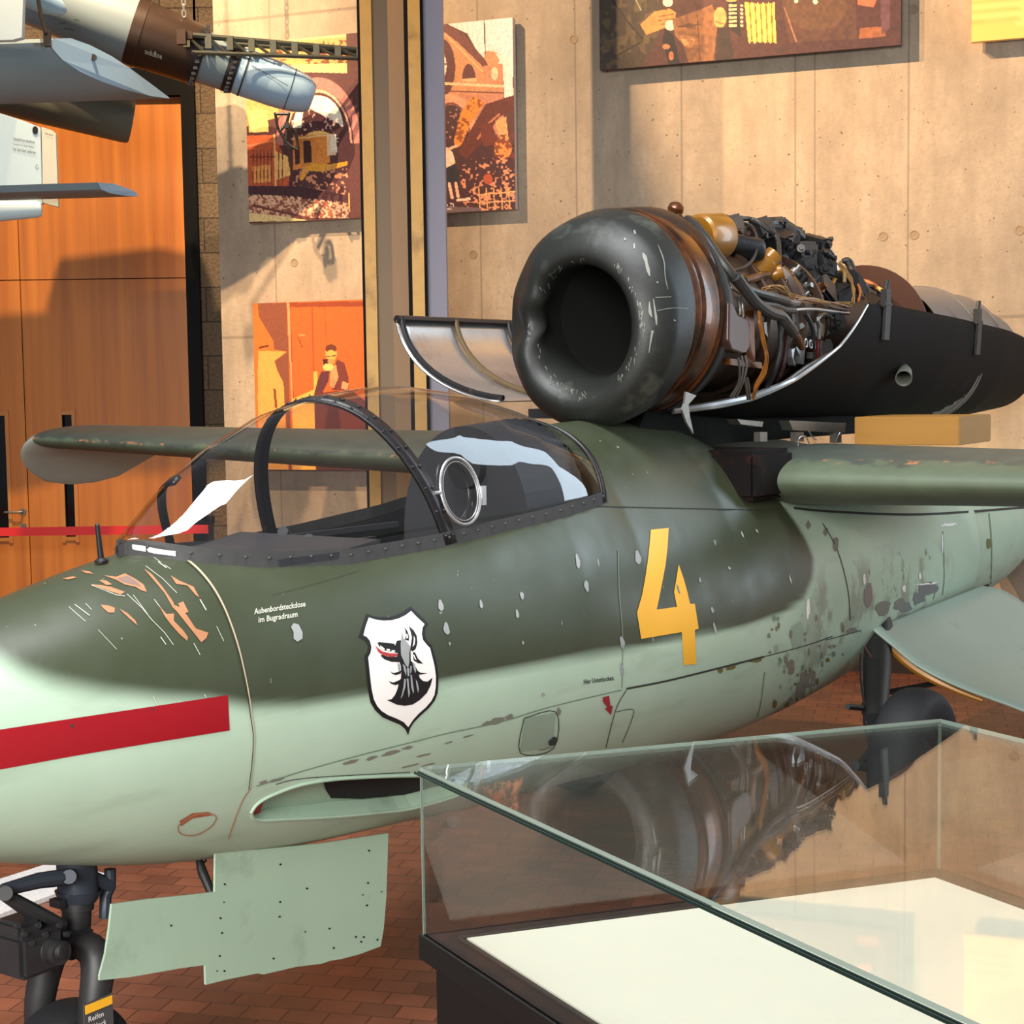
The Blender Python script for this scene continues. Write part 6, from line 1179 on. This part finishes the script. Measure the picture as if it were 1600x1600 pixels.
ch = empty('hanging_chain', D(287, 10, 11.4)); tag(ch, 'thin steel chain holding up the brown banded missile', 'chain'); c0_ = Vector(ch.location); top_z = 6.4 - c0_.z
z_ = -.05; k = 0
while z_ < top_z:
    b = MB(); R_ = [Vector(((.013 * math.cos(a)) if k % 2 == 0 else 0, 0 if k % 2 == 0 else .013 * math.cos(a), z_ + .026 * math.sin(a))) for a in np.linspace(0, 2 * math.pi, 15)]; b.tube(R_, .0045, 6, caps=False); b.build('chain_link', m_silver, ch, True); z_ += .040; k += 1
# glide bomb: only its right half is in the photograph
GS = 1.45
G0 = D(20, 120, 7.2 * GS); gb = empty('glide_bomb', G0); tag(gb, 'grey blue winged glide bomb with lettered tail fin, cropped by the upper left corner', 'glide bomb')
def gp(x, y, d): return D(x, y, d * GS) - G0
topc = [(78, 66), (84, 60), (110, 59.5), (140, 70), (175, 88), (205, 108), (240, 134), (264, 152)]; botc = [(265, 154), (235, 150), (195, 140), (160, 128), (125, 112), (98, 94), (82, 76)]
prof = topc + botc; V_ = []
def dq(x): return 7.0 + (x - 78) / 187 * .55
for (ox, oy, od, sc_) in ((0, 0, 0, 1), (-150, 5, -.25, 1.0), (-420, 14, -.7, 1.04)):
    for (x, y) in prof: V_.append(gp(x + ox, y + oy, dq(x) + od))
n = len(prof); Fz = []
for i in range(2):
    for k in range(n): k2 = (k + 1) % n; Fz.append((i * n + k, i * n + k2, (i + 1) * n + k2, (i + 1) * n + k))
b = MB(); b.add(V_, Fz + [tuple(range(n))]); wingb = b.build('wing', m_grb, gb, True, sharp=28)
b = MB(); inn = [((x - 170) * .86 + 176, (y - 108) * .80 + 109) for x, y in prof]; b.add([gp(x, y, dq(x) - .004) for x, y in prof], [tuple(range(n))]); b.build('tip_plate', m_lb, wingb, False)
b = MB(); c = gp(146, 90, dq(146) - .012); b.lathe([(0, .001), (0, .022), (.006, .022), (.006, .001)], c, -fw, 16); b.build('tip_hole', m_ink, wingb)
P0, P1 = D(-60, 128, 7.9 * GS), D(206, 190, 8.15 * GS); pa = (P1 - P0).normalized(); pl_ = (P1 - P0).length; r8 = 34.5 * 8.1 * GS / F
b = MB(); b.lathe([(0, .001), (0, r8 * .9), (pl_ * .4, r8), (pl_ - .05, r8), (pl_ - .02, r8 * .985), (pl_ - .004, r8 * .95), (pl_, r8 * .9), (pl_, .001)], P0 - G0, pa, 48); b.build('rocket_pod', m_olive, gb, True)
b = MB(); b.prism([gp(x, y, 6.9 + x * .001) for x, y in [(-40, 165), (10, 180), (40, 190), (63, 199), (66, 318), (40, 322), (-40, 330)]], fw * .04); fin = b.build('tail_fin', m_whitep, gb)
b = MB(); b.prism([gp(x, y, 6.9 + x * .001) for x, y in [(65, 198), (82, 204), (87, 209), (91, 323), (78, 320), (67, 316)]], fw * .035); b.build('rudder', m_cream, fin)
def fmap_(x, y, off): return gp(x, y, 6.897 + x * .001)
d = MB(); text_add(d, 'Stützkeil hier abnehmen', 21, 219, 7.2, .17, 0, fmap=fmap_, squeeze=.48); text_add(d, 'Transport nur in dieser Stellung', 20, 226, 4.2, .17, 0, fmap=fmap_, squeeze=.60); text_add(d, 'Vor dem Start entfernen', 20, 235, 7.2, .17, 0, fmap=fmap_, squeeze=.50); text_add(d, 'Nicht anfassen', 70, 210, 5, .2, 0, fmap=fmap_, squeeze=.45)
decal_add(d, [(55 + 4.5 * math.cos(a), 203.5 + 6.5 * math.sin(a)) for a in np.linspace(0, 6.28, 15)[:-1]], 0, fmap=fmap_); stroke_add(d, [(58 + 2.2 * math.cos(a), 261 + 3.4 * math.sin(a)) for a in np.linspace(0, 5.4, 12)], .6, 0, fmap=fmap_); d.build('stencil_text', m_ink, fin, False, recalc=False)
V_ = []; pr2 = [(152, 285), (178, 287), (204, 296), (212, 300), (216, 307), (196, 306), (172, 302), (158, 296)]
for (ox, oy, od) in ((0, 0, 0), (-330, 10, -.45)):
    for (x, y) in pr2: V_.append(gp(x + ox, y + oy, 6.8 + (x - 150) * .004 + od))
n = len(pr2); b = MB(); b.add(V_, [(k, (k + 1) % n, (k + 1) % n + n, k + n) for k in range(n)] + [tuple(range(n))]); tp = b.build('tailplane', m_grb, gb, True, sharp=25)
b = MB(); b.add([gp(x, y, 6.797 + (x - 150) * .004) for x, y in pr2], [tuple(range(n))]); b.build('tip_plate', m_lb, tp)
P0, P1 = D(-60, 332, 6.85 * GS), D(66, 327, 6.95 * GS); pa = (P1 - P0).normalized(); pl_ = (P1 - P0).length; r8 = 15 * 6.9 * GS / F
b = MB(); b.lathe([(0, .001), (0, r8 * 1.2), (pl_ * .5, r8 * 1.05), (pl_ - .03, r8 * .85), (pl_ - .008, r8 * .7), (pl_, r8 * .4), (pl_, .001)], P0 - G0, pa, 32); b.build('tail_flare', m_whitep, gb, True)
b = MB(); b.prism([gp(x, y, 6.6) for x, y in [(-60, -60), (42, -60), (36, 0), (34, 58), (20, 62), (-60, 64)]], fw * .05); b.build('upper_fin', m_whitep, gb)
P0, P1 = D(20, -25, 7.2 * GS), D(104, 19, 7.3 * GS); pa = (P1 - P0).normalized(); pl_ = (P1 - P0).length; b = MB(); b.lathe([(0, .001), (0, .10), (pl_ * .6, .085), (pl_ * .88, .05), (pl_ * .97, .026), (pl_, .001)], P0 - G0, pa, 32); b.build('flare_cone', m_lb, gb, True)
b = MB(); b.tube([gp(58, -10, 6.95), gp(64, 25, 6.95), gp(72, 52, 6.95)], .013, 8); b.box(gp(74, 60, 6.96), (.04, .04, .10)); b.build('hanger_rod', m_framedk, gb, True)
